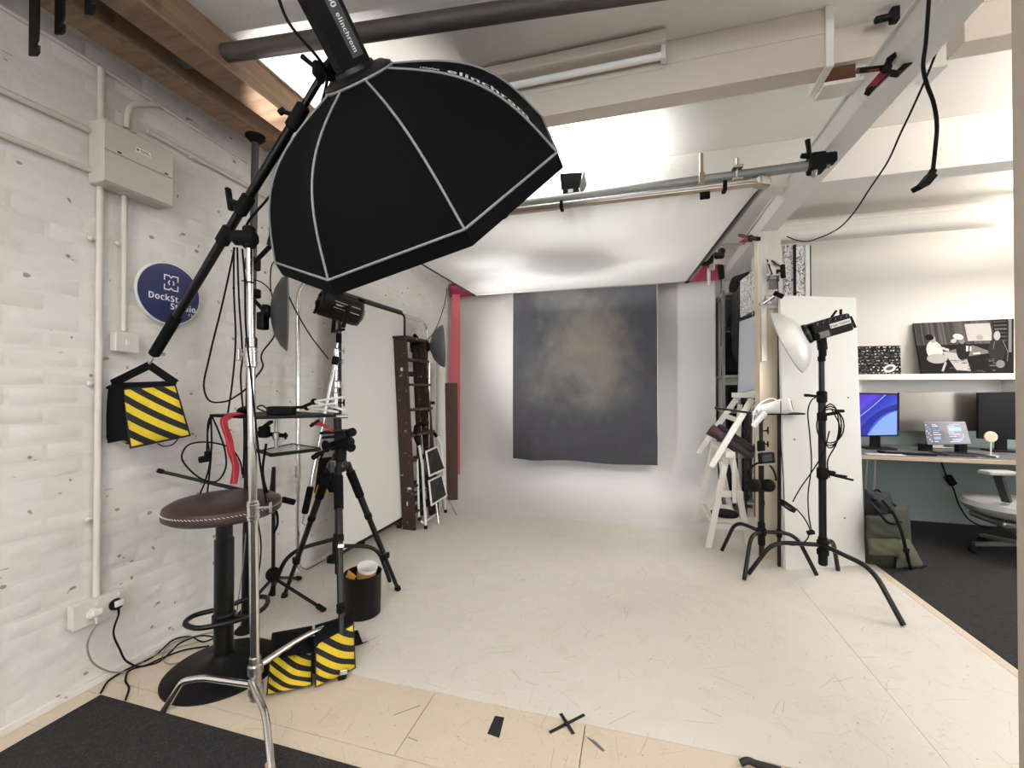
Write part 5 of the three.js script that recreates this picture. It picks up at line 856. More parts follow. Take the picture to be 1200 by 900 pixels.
  const m = fr.clone().lerp(nr, 0.3).add(V(0.05, 0.02, 0)), g = thing('frame_clamp', 'black grip clamp holding the side of the scrim frame', 'clamp', m); part(g, 'jaw', [box(m, 0.09, 0.08, 0.09, 0.015), rbar(m.clone().add(V(-0.1, 0, 0.02)), m.clone().add(V(-0.03, 0, 0)), 0.02), box(m.clone().add(V(0.09, 0.03, 0)), 0.08, 0.05, 0.06, 0.012), rbar(m.clone().add(V(0.1, -0.05, 0)), m.clone().add(V(0.11, -0.17, 0.01)), 0.024), ball(m.clone().add(V(0.11, 0.06, 0.01)), 0.028)], M.rubber); part(g, 'spigot', [rbar(m.clone().add(V(0.04, 0.09, 0)), m.clone().add(V(0.04, -0.09, 0)), 0.022), beam(m.clone().add(V(0.1, 0.12, 0)), m.clone().add(V(0.28, 0.1, 0.03)), 0.02, 0.014)], M.steel); part(g, 'post', bar(m.clone().add(V(0.02, -0.06, -0.05)), m.clone().add(V(0.02, -0.2, -0.06)), 0.014), M.steel);
}
{ // lamp with barn doors standing above the scrim
  const p = V(-0.33, 2.43, -2.62), q = WZ(670, 238, 2.62); p.x = q.x;
  const t = thing('barn_door_lamp', 'black lamp with barn doors above the scrim', 'studio light', p);
  part(t, 'housing', box(p.clone().add(V(0, 0.03, 0)), 0.10, 0.09, 0.10, 0.012), M.black);
  part(t, 'barn_door', slab([p.clone().add(V(-0.055, 0.06, 0.055)), p.clone().add(V(0.055, 0.06, 0.055)), p.clone().add(V(0.075, 0.14, 0.075)), p.clone().add(V(-0.06, 0.15, 0.075))], 0.003), M.black);
  part(t, 'barn_door', slab([p.clone().add(V(0.055, 0.06, 0.055)), p.clone().add(V(0.055, 0.06, -0.055)), p.clone().add(V(0.085, 0.13, -0.075)), p.clone().add(V(0.085, 0.15, 0.075))], 0.003), M.black);
  part(t, 'glowing_lens', box(p.clone().add(V(0, 0.076, 0)), 0.08, 0.006, 0.08, 0.002), std({ color: '#ffffff', emissive: new THREE.Color(1, 0.99, 0.96), emissiveIntensity: 5 }));
  part(t, 'yoke', [rbar(p.clone().add(V(0.05, 0.02, 0)), p.clone().add(V(0.12, 0.01, 0)), 0.014), beam(p.clone().add(V(0.1, 0.04, 0)), p.clone().add(V(0.1, -0.05, 0)), 0.02, 0.01)], M.steel); part(t, 'rating_plate', box(p.clone().add(V(0.0, 0.05, 0.052)), 0.03, 0.02, 0.003, 0.001), M.white);
  const s = new THREE.SpotLight(new THREE.Color(0.92, 0.98, 1), LAMP.barn, 0, 1.35, 0.5, 2); s.position.copy(p).add(V(0, 0.09, 0)); s.target.position.copy(p).add(V(0, 1, -0.25)); s.shadow.radius = 2; scene.add(s, s.target);
  // upturned dish on the far side of the scrim
  const c = F(668, 301, 2.36); c.y = 2.40;
  const d = thing('upturned_dish', 'shallow metal dish lamp facing the ceiling above the scrim', 'studio light', c);
  part(d, 'dish', lathe([[0.04, 0], [0.1, 0.004], [0.28, 0.03], [0.37, 0.075], [0.365, 0.078], [0.27, 0.036], [0.1, 0.01], [0.04, 0.006]], c, [0, 1, 0], 48), M.silver);
  part(d, 'lamp', lathe([[0, 0], [0.05, 0], [0.05, 0.06], [0, 0.062]], c.clone().add(V(0, -0.01, 0)), [0, 1, 0]), M.black);
  part(d, 'glowing_lens', lathe([[0, 0], [0.045, 0], [0.03, 0.02], [0, 0.026]], c.clone().add(V(0, 0.053, 0)), [0, 1, 0]), std({ color: '#ffffff', emissive: new THREE.Color(1, 0.99, 0.96), emissiveIntensity: 5 }));
  part(d, 'support_bar', [bar(c.clone().add(V(-1.2, 0.0, 0)), c.clone().add(V(1.1, 0.0, 0)), 0.009)], M.steel);
  const u = new THREE.SpotLight(new THREE.Color(0.93, 0.98, 1), LAMP.dish, 0, 1.3, 0.6, 2); u.position.copy(c).add(V(0, 0.09, 0)); u.target.position.copy(c).add(V(0, 1, 0)); u.shadow.radius = 3; scene.add(u, u.target);
}
// ================================================================ RIGHT SIDE: SHELVES, PANELS, TRESTLES
{ const t = thing('metal_shelving', 'grey metal shelving packed with black bags behind the cove', 'shelving', [1.02, 0, -5.05]);
  for (const [x, d] of [[0.87, 4.86], [1.16, 4.86], [0.87, 5.24], [1.16, 5.24]]) part(t, 'upright', bx(x - 0.014, x + 0.014, 0, 2.3, -d - 0.014, -d + 0.014, 0.002), M.midGrey);
  for (const h of [0.15, 0.62, 1.075, 1.43, 2.28]) part(t, 'shelf_board', bx(0.86, 1.17, h - 0.03, h, -4.85, -5.25, 0.003), M.steel);
  const bag = (label, c, w, h, d, n = 1) => { const b = thing('equipment_bag', label, 'bag', [c[0], c[1], c[2]]); part(b, 'body', pillow([[c[0] - w / 2, c[1], c[2] + 0.02], [c[0] + w / 2, c[1], c[2]], [c[0] + w / 2 - 0.02, c[1] + h, c[2] - 0.02], [c[0] - w / 2 + 0.02, c[1] + h, c[2]]], d, [0, 0, 1], 14, 0.25, 0.06), n ? M.nylon : M.navy); part(b, 'pocket', pillow([[c[0] - w * 0.36, c[1] + 0.03, c[2] + d / 2 - 0.03], [c[0] + w * 0.36, c[1] + 0.03, c[2] + d / 2 - 0.03], [c[0] + w * 0.33, c[1] + h * 0.5, c[2] + d / 2 - 0.03], [c[0] - w * 0.33, c[1] + h * 0.5, c[2] + d / 2 - 0.03]], 0.07, [0, 0, 1], 10, 0.3), M.nylon); part(b, 'strap', cable([[c[0] - 0.03, c[1] + h * 0.98, c[2] + d / 2 - 0.04], [c[0] + 0.0, c[1] + h * 0.75, c[2] + d / 2 + 0.01], [c[0] + 0.05, c[1] + h * 0.5, c[2] + d / 2 + 0.02], [c[0] + 0.02, c[1] + h * 0.2, c[2] + d / 2 + 0.02]], 0.01), M.black); };
  bag('tall black backpack on the shelf above the silver board', [1.01, 1.435, -5.04], 0.27, 0.46, 0.32); bag('black holdall on top of the backpack', [1.01, 1.9, -5.04], 0.27, 0.34, 0.3, 0); bag('rounded black bag between the two silver shelves', [1.01, 1.08, -5.04], 0.25, 0.25, 0.3); bag('black case below the lower silver shelf', [1.01, 0.625, -5.04], 0.26, 0.4, 0.3); bag('low black bag at the bottom of the shelving', [1.01, 0.155, -5.04], 0.26, 0.4, 0.3, 0);
  const hb = thing('equipment_bag', 'black padded sleeve hanging beside the speckled board', 'bag', WX(866, 400, 1.0)); const q = (px, py) => WX(px, py, 0.99); part(hb, 'body', pillow([q(860, 425), q(868, 425), q(876, 320), q(858, 334)], 0.1, [1, 0, 0.3], 12, 0.3, 0.08), M.black); part(hb, 'flap', pillow([q(857, 345), q(868, 345), q(878, 318), q(860, 324)], 0.13, [1, 0, 0.3], 10, 0.35), M.nylon);
}
{ const X = 0.955, q = (px, py, x = X) => WX(px, py, x), t = thing('speckled_board', 'grey speckled board standing beside the post', 'board', q(880, 345)); part(t, 'sheet', slab([q(869, 372), q(889.5, 362), q(889.5, 313), q(869, 329)], -0.012), M.speckle);
  const f = thing('framed_panel', 'pale translucent panel in a silver frame beside the post', 'panel', q(877, 463, 0.94)); const c = [q(866, 462, 0.94), q(889, 456, 0.94), q(889, 368, 0.94), q(868, 376, 0.94)]; part(f, 'sheet', slab(c, -0.01), std({ color: '#b9bec6', roughness: 0.25 })); for (let i = 0; i < 4; i++) part(f, 'frame_rail', beam(c[i], c[(i + 1) % 4], 0.02, 0.02), i === 2 ? M.black : M.silver); part(f, 'foot_rail', beam(q(865, 464, 0.935), q(889, 460, 0.935), 0.03, 0.04), M.white); part(f, 'support_leg', [beam(V(c[0].x + 0.01, 0, c[0].z), c[0].clone(), 0.025, 0.025), beam(V(c[1].x + 0.01, 0, c[1].z), c[1].clone(), 0.025, 0.025)], M.silver);
  const s = thing('support_rail', 'slim steel rail carrying the speckled board', 'rail', [0.975, 0, -4.2]); part(s, 'upright', [bar([0.975, 0, -4.42], [0.975, 2.1, -4.42], 0.01), bar([0.975, 0, -3.9], [0.975, 2.1, -3.9], 0.01)], M.blackMetal); }
{ // trestle standing, and a second one tipped on top
  const n0 = V(0.565, 0, -3.82), f0 = V(0.565, 0, -4.5), n1 = V(0.885, 0, -3.9), f1 = V(0.885, 0, -4.5), tn = V(0.73, 0.74, -3.86), tf = V(0.73, 0.74, -4.47);
  const t = thing('trestle', 'white wooden trestle standing with a slatted lower shelf', 'trestle', [0.73, 0, -4.15]);
  for (const [a, b, s] of [[n0, tn, -1], [n1, tn, 1], [f0, tf, -1], [f1, tf, 1]]) part(t, 'leg', beam(a, b.clone().add(V(s * 0.02, 0, 0)), 0.045, 0.03, V(0, 0, 1)), M.whitePaintWood);
  part(t, 'top_beam', [beam(tn.clone().add(V(0, 0.02, 0.06)), tf.clone().add(V(0, 0.02, -0.06)), 0.07, 0.045)], M.whitePaintWood);
  part(t, 'top_rail', [beam(tn.clone().add(V(0.03, -0.05, 0.02)), tf.clone().add(V(0.03, -0.05, 0)), 0.02, 0.06)], M.whitePaintWood);
  part(t, 'end_brace', beam(V(0.66, 0.44, -3.84), V(0.83, 0.44, -3.86), 0.03, 0.05, V(0, 1, 0)), M.whitePaintWood);
  part(t, 'height_slide', [beam(V(0.76, 0.38, -3.82), V(0.76, 0.72, -3.84), 0.03, 0.02, V(0, 0, 1)), beam(V(0.68, 0.42, -3.86), V(0.68, 0.7, -3.86), 0.03, 0.02, V(0, 0, 1))], M.whitePaintWood);
  for (let i = 0; i < 5; i++) part(t, 'slat', bx(0.64, 0.845, 0.19, 0.205, -3.9 - i * 0.115, -3.985 - i * 0.115, 0.002), M.whitePaintWood);
  part(t, 'shelf_rail', [beam(V(0.605, 0.17, -3.84), V(0.86, 0.17, -3.9), 0.02, 0.045), beam(V(0.605, 0.17, -4.48), V(0.86, 0.17, -4.48), 0.02, 0.045), beam(V(0.62, 0.17, -3.84), V(0.62, 0.17, -4.48), 0.02, 0.045)], M.whitePaintWood);
  const d = thing('black_disc', 'flat black disc on the trestle shelf', 'weight plate', [0.735, 0.206, -4.08]); part(d, 'plate', lathe([[0, 0], [0.105, 0], [0.11, 0.006], [0.11, 0.02], [0.1, 0.028], [0.03, 0.024], [0, 0.024]], [0.735, 0.206, -4.08]), M.rubber);
  const q = (px, py, z) => DC(px, py, z), u = thing('trestle', 'white wooden trestle tipped over on top of the other', 'trestle', q(850, 510, 3.8));
  part(u, 'leg', beam(q(881, 468, 3.5), q(833, 547, 3.5), 0.045, 0.03, V(0, 0, 1)), M.whitePaintWood); part(u, 'leg', beam(q(864, 466, 4.0), q(818, 531, 4.0), 0.045, 0.03, V(0, 0, 1)), M.whitePaintWood);
  part(u, 'leg', beam(q(884, 474, 3.5), q(886, 520, 3.5), 0.04, 0.03, V(0, 0, 1)), M.whitePaintWood); part(u, 'leg', beam(q(867, 474, 4.0), q(865, 515, 4.0), 0.04, 0.03, V(0, 0, 1)), M.whitePaintWood);
  part(u, 'top_beam', beam(q(862, 463, 4.05), q(884, 463, 3.45), 0.07, 0.045), M.whitePaintWood); part(u, 'cross_rail', [beam(q(852, 488, 4.0), q(866, 493, 3.5), 0.02, 0.04), beam(q(839, 525, 4.0), q(846, 526, 3.5), 0.02, 0.04)], M.whitePaintWood);
  const r = thing('folded_umbrella', 'dark burgundy rolled umbrella lying across the trestles', 'umbrella', q(855, 518, 3.75)); part(r, 'canopy', [bar(q(836, 506, 3.8), q(882, 535, 3.6), 0.045, 0.035, 16), bar(q(842, 500, 3.85), q(884, 528, 3.6), 0.03, 0.03, 16)], std({ color: '#2c1d23', roughness: 0.5 })); part(r, 'open_end', bar(q(832, 503, 3.8), q(841, 509, 3.78), 0.055, 0.045, 16), std({ color: '#4a1a22', roughness: 0.6 }));
}
// ================================================================ SMALL LOW STAND WITH HAIR DRYER AND HEADPHONES
{ const c = V(0.865, 0, -3.47), zc = depthOf(c), q = (px, py, dz = 0) => DC(px, py, zc + dz), at = h => c.clone().setY(h);
  const t = thing('low_light_stand', 'black low light stand in front of the post with a flat bar on top', 'light stand', c);
  turtle(t, at(0.27), [F(846, 646), F(957, 675), F(872, 681)], 0.0135, M.blackMetal, 0.01, 0.62);
  part(t, 'hub', [rbar(at(0.17), at(0.34), 0.024), rbar(at(0.24), at(0.3), 0.032)], M.rubber); part(t, 'pole', [bar(at(0.1), at(0.9), 0.0185), bar(at(0.88), at(1.13), 0.013)], M.blackMetal); const co = each(t, 'collar', [rbar(at(0.84), at(0.92), 0.026), rbar(at(1.06), at(1.1), 0.02)], M.rubber);
  part(co[1], 'clamp_knob', knob(at(0.99), [1, 0.05, -0.3], 0.02, 0.05), M.rubber); part(co[0], 'clamp_knob', knob(at(0.9), [1, -0.1, -0.3], 0.016, 0.05), M.rubber); part(t, 'top_bar', beam(q(838, 478), q(887, 485), 0.02, 0.016), M.black); part(t, 'top_plate', beam(q(893, 485), q(938, 484.5), 0.11, 0.012), M.black); part(t, 'grip_head', [rbar(q(887, 492), q(887, 478), 0.028), box(q(886, 484), 0.07, 0.03, 0.05, 0.008)], M.steel);
  const h = thing('hair_dryer', 'white hair dryer lying on the low stand', 'hair dryer', q(905, 480)), a = q(892, 480, -0.03), b = q(917, 476, -0.1), ax = b.clone().sub(a).normalize();
  part(h, 'barrel', lathe([[0, 0], [0.03, 0], [0.035, 0.04], [0.046, 0.1], [0.056, 0.14], [0.052, 0.175], [0.04, 0.185], [0, 0.185]], a, ax), M.white); const e = a.clone().addScaledVector(ax, 0.186); part(h, 'inlet_grille', [ring(e, ax, 0.03, 0.003), ring(e, ax, 0.018, 0.003), lathe([[0, 0], [0.012, 0], [0, 0.003]], e, ax)], M.midGrey);
  part(h, 'handle', rbar(q(897, 483, -0.06), q(882, 500, -0.03), 0.02), M.white); part(h, 'nozzle', rbar(a.clone().addScaledVector(ax, -0.03), a, 0.03), M.white); part(h, 'flex', cable([q(882, 500, -0.03), q(884, 482, -0.05), q(895, 470, -0.03), q(906, 467, -0.05), q(912, 472, -0.08)], 0.004), M.white);
  const k = thing('monitor_recorder', 'small black video monitor clamped to the low stand', 'monitor', q(898, 538)); part(k, 'body', box(q(898, 537, -0.08), 0.11, 0.075, 0.04, 0.008, [0, 0.5, 0.1]), M.black); part(k, 'panel', box(q(899, 537, -0.106), 0.075, 0.045, 0.006, 0.002, [0, 0.5, 0.1]), M.darkGrey); part(k, 'buttons', [-0.03, -0.01, 0.012, 0.03].map(o => box(q(899 + o * 160, 545, -0.11), 0.01, 0.008, 0.008, 0.002)), M.steel); part(k, 'cage_rod', [bar(q(888, 545, -0.1), q(909, 543, -0.14), 0.005), bar(q(888, 530, -0.1), q(909, 528, -0.14), 0.005)], M.steel); part(k, 'arm', bar(q(890, 537), q(896, 537, -0.07), 0.012), M.rubber);
  const hp = thing('headphones', 'black headphones hanging on the low stand', 'headphones', q(893, 565)); const hb2 = []; for (let i = 0; i <= 12; i++) { const g = Math.PI * i / 12; hb2.push(q(892.5 - 17 * Math.cos(g), 563 - 21 * Math.sin(g), -0.06)); } part(hp, 'headband', cable(hb2, 0.007), M.rubber);
  for (const [px, s] of [[877, 1], [907, -1]]) part(hp, 'ear_cup', rbar(q(px + 4 * s, 569, -0.10), q(px + s * 11, 569, -0.02), 0.044, 0.4), M.rubber); part(hp, 'lead', cable([q(893, 580, -0.05), q(896, 590, -0.05), q(892, 600, -0.04), q(893, 615, -0.04)], 0.0025), M.rubber);
}
// ================================================================ WHITE BOARD, BLACK STAND WITH REFLECTOR LAMP
const WB = [F(921, 669), F(1014, 663)]; 
{ const tl = DC(914, 346, depthOf(WB[0]) + 0.1), tr = DC(1003, 349, depthOf(WB[1]) + 0.1);
  const t = thing('white_board', 'tall white foam board leaning against the post', 'board', WB[0].clone().lerp(WB[1], 0.5)); part(t, 'sheet', slab([WB[0].clone().setY(0.004), WB[1].clone().setY(0.004), tr, tl], 0.022), M.foamBoard);
  const n = WB[1].clone().sub(WB[0]).cross(V(0, 1, 0)).normalize(); if (n.z < 0) n.negate();
  part(t, 'dents', [[994, 466], [990, 607], [931, 515]].map(([x, y]) => ball(DC(x, y, lerp(depthOf(WB[0]), depthOf(WB[1]), (x - 921) / 93) + 0.06 * (670 - y) / 320 + 0.0), 0.006, 1, 1.2, 0.6, 8)), M.midGrey);
  const p = thing('thin_pole', 'slim black pole leaning at the edge of the white board', 'pole', F(913, 664)); part(p, 'tube', bar(F(913, 664, 0.0), DC(913, 350, depthOf(F(913, 664)) + 0.1), 0.012), M.blackMetal); part(p, 'collar', rbar(DC(913, 620, depthOf(F(913, 664))), DC(913, 630, depthOf(F(913, 664))), 0.018), M.rubber);
}
{ const c = V(1.175, 0, -3.28), zc = depthOf(c), q = (px, py, dz = 0) => DC(px, py, zc + dz), at = h => c.clone().setY(h);
  const t = thing('black_light_stand', 'black light stand in front of the white board', 'light stand', c);
  turtle(t, at(0.27), [F(1059, 735), F(877, 674), F(982, 669)], 0.0145, M.blackMetal, -0.02, 0.66);
  part(t, 'hub', [rbar(at(0.14), at(0.33), 0.026), rbar(at(0.2), at(0.25), 0.034), rbar(at(0.27), at(0.31), 0.034)], M.rubber);
  part(t, 'pole', [bar(at(0.14), at(1.25), 0.022), bar(at(1.23), at(1.5), 0.0175), bar(at(1.48), at(1.66), 0.012)], M.blackMetal); const co = each(t, 'collar', [rbar(at(0.7), at(0.78), 0.032), rbar(at(1.2), at(1.28), 0.03), rbar(at(1.47), at(1.51), 0.022), rbar(at(1.08), at(1.14), 0.028)], M.rubber);
  part(co[0], 'clamp_knob', [bar(at(0.74), at(0.73).add(V(0.13, 0, 0.02)), 0.009, 0.006), rbar(at(0.745).add(V(0.03, 0, 0.0)), at(0.74).add(V(0.07, 0, 0.01)), 0.018), bar(at(0.73).add(V(0.06, 0, 0.01)), at(0.71).add(V(0.16, 0, 0.03)), 0.007)], M.rubber); part(co[1], 'clamp_knob', [bar(at(1.24), at(1.25).add(V(-0.08, 0, 0)), 0.009), box(at(1.25).add(V(-0.085, 0, 0)), 0.03, 0.02, 0.03, 0.006)], M.rubber); part(co[3], 'cable_hook', [bar(at(1.12), at(1.13).add(V(0.09, 0.01, 0.02)), 0.01), box(at(1.14).add(V(0.09, 0.01, 0.02)), 0.05, 0.02, 0.03, 0.006)], M.rubber);
  const H = q(968, 386), l = thing('reflector_lamp', 'black studio lamp with a white reflector dish on a black stand', 'studio light', H); const r = q(990, 379).sub(q(945, 392)).normalize();
  const lb = part(l, 'body', [beam(q(946, 391, -0.0), q(990, 378), 0.13, 0.115, V(0, 1, 0), 0.014)], M.black);
  const side = r.clone().cross(V(0, 1, 0)).normalize(); if (side.z < 0) side.negate(); const upv = side.clone().cross(r).normalize(); if (upv.y < 0) upv.negate();
  const S = (a, b, k = 0.067) => q(946, 391).lerp(q(990, 378), a).addScaledVector(upv, b).addScaledVector(side, k);
  const lt = ctex(256, 64, g => { g.fillStyle = '#d9d7d2'; g.fillRect(0, 0, 256, 64); g.fillStyle = '#2a2a2a'; g.font = 'bold 40px sans-serif'; g.textBaseline = 'middle'; g.fillText('Style 1200RX', 4, 34, 248); });
  part(lb, 'name_label', slab([S(0.42, -0.008), S(0.95, -0.008), S(0.95, 0.022), S(0.42, 0.022)], 0.002), std({ map: lt, roughness: 0.5 }), { keepUV: true });
  part(lb, 'cooling_fins', [0.1, 0.25, 0.4, 0.55, 0.7, 0.85].map(k => beam(S(k, 0.035), S(k + 0.06, 0.052), 0.01, 0.008)), M.darkGrey);
  part(lb, 'side_plate', slab([S(0.1, -0.05, 0.068), S(0.36, -0.05, 0.068), S(0.36, -0.01, 0.068), S(0.1, -0.01, 0.068)], 0.002), M.midGrey);
  part(l, 'rear_handle', [bar(S(0.95, 0.05, 0), S(1.0, 0.09, 0), 0.008), rbar(S(1.0, -0.02, 0.02), S(1.15, -0.03, 0.02), 0.012), bar(S(1.12, 0.03, 0.02), S(1.16, -0.05, 0.02), 0.008), bar(S(0.72, 0.06, 0), S(0.88, 0.09, 0), 0.007)], M.rubber);
  part(l, 'tilt_bracket', [beam(q(962, 392), q(964, 410), 0.05, 0.03), rbar(q(964, 418), q(964, 404), 0.022), rbar(q(957, 394, -0.07), q(957, 394, 0.07), 0.02)], M.rubber);
  const ax = V(-0.86, -0.40, -0.30).normalize().addScaledVector(ray(930, 400).normalize(), 0.10).normalize();
  const ld = part(l, 'dish', lathe([[0.04, 0], [0.075, 0.01], [0.14, 0.037], [0.195, 0.074], [0.218, 0.112], [0.222, 0.112], [0.2, 0.07], [0.143, 0.032], [0.078, 0.004], [0.04, -0.006]], q(944, 392), ax, 48), std({ color: '#d6d5d2', roughness: 0.35, metalness: 0.1 }), { label: 'white reflector dish' }); part(ld, 'dish_rim', ring(q(944, 392).addScaledVector(ax, 0.112), ax, 0.22, 0.0045, 48), M.silver); const bc = q(944, 392).addScaledVector(ax, 0.03); part(l, 'bulb', ball(bc, 0.028), std({ color: '#ffffff', emissive: new THREE.Color(1, 0.98, 0.95), emissiveIntensity: 6 })); const sl = new THREE.SpotLight(new THREE.Color(1, 0.985, 0.96), LAMP.sideLamp, 0, 0.95, 0.4, 2); sl.position.copy(bc.clone().addScaledVector(ax, 0.035)); sl.target.position.copy(bc.clone().addScaledVector(ax, 1)); sl.shadow.radius = 6; scene.add(sl, sl.target); part(l, 'mount_ring', rbar(q(944, 392).addScaledVector(ax, -0.03), q(944, 392).addScaledVector(ax, 0.012), 0.066), M.blackMetal);
  // cables
  const loop = (o) => { const p = []; for (let i = 0; i <= 12; i++) { const a = i / 12 * 6.2832; p.push(q(971 + (13 + o) * Math.sin(a) + 2, 499 - (23 - o) * Math.cos(a), -0.05 - 0.012 * o)); } return p; };
  const cc = thing('coiled_cable', 'coil of black cable hooked on the black stand', 'cable', q(972, 498)); part(cc, 'loop', cable(loop(0), 0.004, 60), M.rubber); part(cc, 'loop', cable(loop(3), 0.004, 60), M.rubber); part(cc, 'loop', cable(loop(-3), 0.004, 60), M.rubber); part(cc, 'tail', cable([q(975, 480, -0.06), q(984, 500, -0.06), q(980, 520, -0.06), q(970, 540, -0.05), q(972, 560, -0.05)], 0.004), M.rubber);
  cord('black cable bowing left of the black stand from lamp to floor plug', [q(962, 465), q(952, 468, -0.03), q(947, 480, -0.03), q(949, 510, -0.03), q(951, 545, -0.03), q(947, 580, -0.02), q(948, 605, -0.02), q(951, 622, -0.02)]);
  cord('black cable slanting from the coil to the power box', [q(972, 505, -0.06), q(965, 530, -0.06), q(950, 555, -0.04), q(938, 572, -0.02), q(929, 588)]);
  cord('black cable looping from the power box to the floor', [q(933, 596), q(943, 608, -0.02), q(949, 622, -0.02), q(944, 634, -0.02), q(930, 639, -0.02), q(919, 637)]);
  cord('thin black cable dropping beside the slim pole to the power box', [q(915, 470, 0.1), q(915, 520, 0.08), q(918, 560, 0.05), q(919, 586)], 0.003);
  const pb = thing('power_box', 'black in-line power box hanging on its cable', 'power adapter', q(923, 593)); part(pb, 'case', beam(q(916, 588), q(930, 598), 0.05, 0.035, V(0, 1, 0), 0.006), M.rubber); part(pb, 'label', beam(q(920, 592, -0.028), q(926, 596, -0.028), 0.022, 0.003, V(0, 1, 0)), M.piping); const pl = thing('cable_plug', 'black cable connector below the power box', 'plug', q(950, 624)); part(pl, 'body', box(q(950, 624, -0.02), 0.045, 0.026, 0.026, 0.006, [0, 0, 0.3]), M.rubber);
}
{ // speckled rolls and boards behind the white board
  const B = (px0, px1, py, z, m, n, label) => { const a = HP(px0, z, 0), b = HP(px1, z, 0), top = DC((px0 + px1) / 2, py, z).y; return single(n, label, 'board', slab([a, b, b.clone().setY(top), a.clone().setY(top)], 0.03), m, a.clone().lerp(b, 0.5)); };
  B(920.5, 932, 287, 3.75, M.speckle, 'speckled_board', 'first speckled board from the post behind the white board'); B(934, 944.5, 287, 3.73, M.speckle, 'speckled_board', 'second speckled board from the post behind the white board'); B(945, 950, 287, 3.72, M.foamBoard, 'white_strip', 'narrow white board behind the white leaning board'); B(932, 934, 286, 3.73, M.black, 'black_strip', 'black strip between the two speckled boards'); B(950, 951.5, 287, 3.72, M.black, 'black_strip', 'black strip at the edge of the narrow white board');
  // fittings on the post
  const z = 3.19, q = (px, py, dz = 0) => DC(px, py, z + dz);
  const j = thing('post_bracket', 'steel bracket and black knob at the top of the post', 'bracket', q(907, 318)); part(j, 'plate', box(q(906, 316, 0.02), 0.085, 0.1, 0.02, 0.004, [0, 0, 0]), M.steel); each(j, 'bolt', [[901, 308], [911, 308], [901, 322], [911, 322]].map(([x, y]) => rbar(q(x, y), q(x, y, -0.03), 0.008)), M.steel); part(j, 'black_knob', [rbar(q(917, 310), q(918, 326), 0.017), rbar(q(910, 317), q(917, 318), 0.012)], M.rubber); part(j, 'clip', [bar(q(899, 304), q(905, 322, -0.02), 0.006), bar(q(904, 305), q(914, 312, -0.02), 0.006), bar(q(903, 321), q(899, 330, 0.01), 0.005), bar(q(911, 318), q(912, 330, 0.0), 0.008)], M.blackMetal); part(j, 'hanging_wire', cable([q(911, 322), q(912, 345, 0.02), q(911, 358, 0.03)], 0.003), M.rubber); part(j, 'shadow_plate', box(q(906, 333, 0.03), 0.06, 0.08, 0.008, 0.002), M.midGrey);  // the low grey plate stands in for a dark shadow on the post
  const g = thing('grip_clamp', 'chrome grip clamp with a black handle on the post', 'clamp', q(902, 351)); part(g, 'jaw', [box(q(902, 350, 0), 0.06, 0.04, 0.05, 0.01, [0, 0.3, 0.4]), rbar(q(893, 356), q(907, 347, -0.02), 0.018), rbar(q(898, 346), q(902, 357, -0.02), 0.014), rbar(q(890, 357), q(894, 355), 0.01)], M.chrome); part(g, 'handle', rbar(q(907, 343, -0.02), q(918, 348, -0.05), 0.018), M.rubber);
}
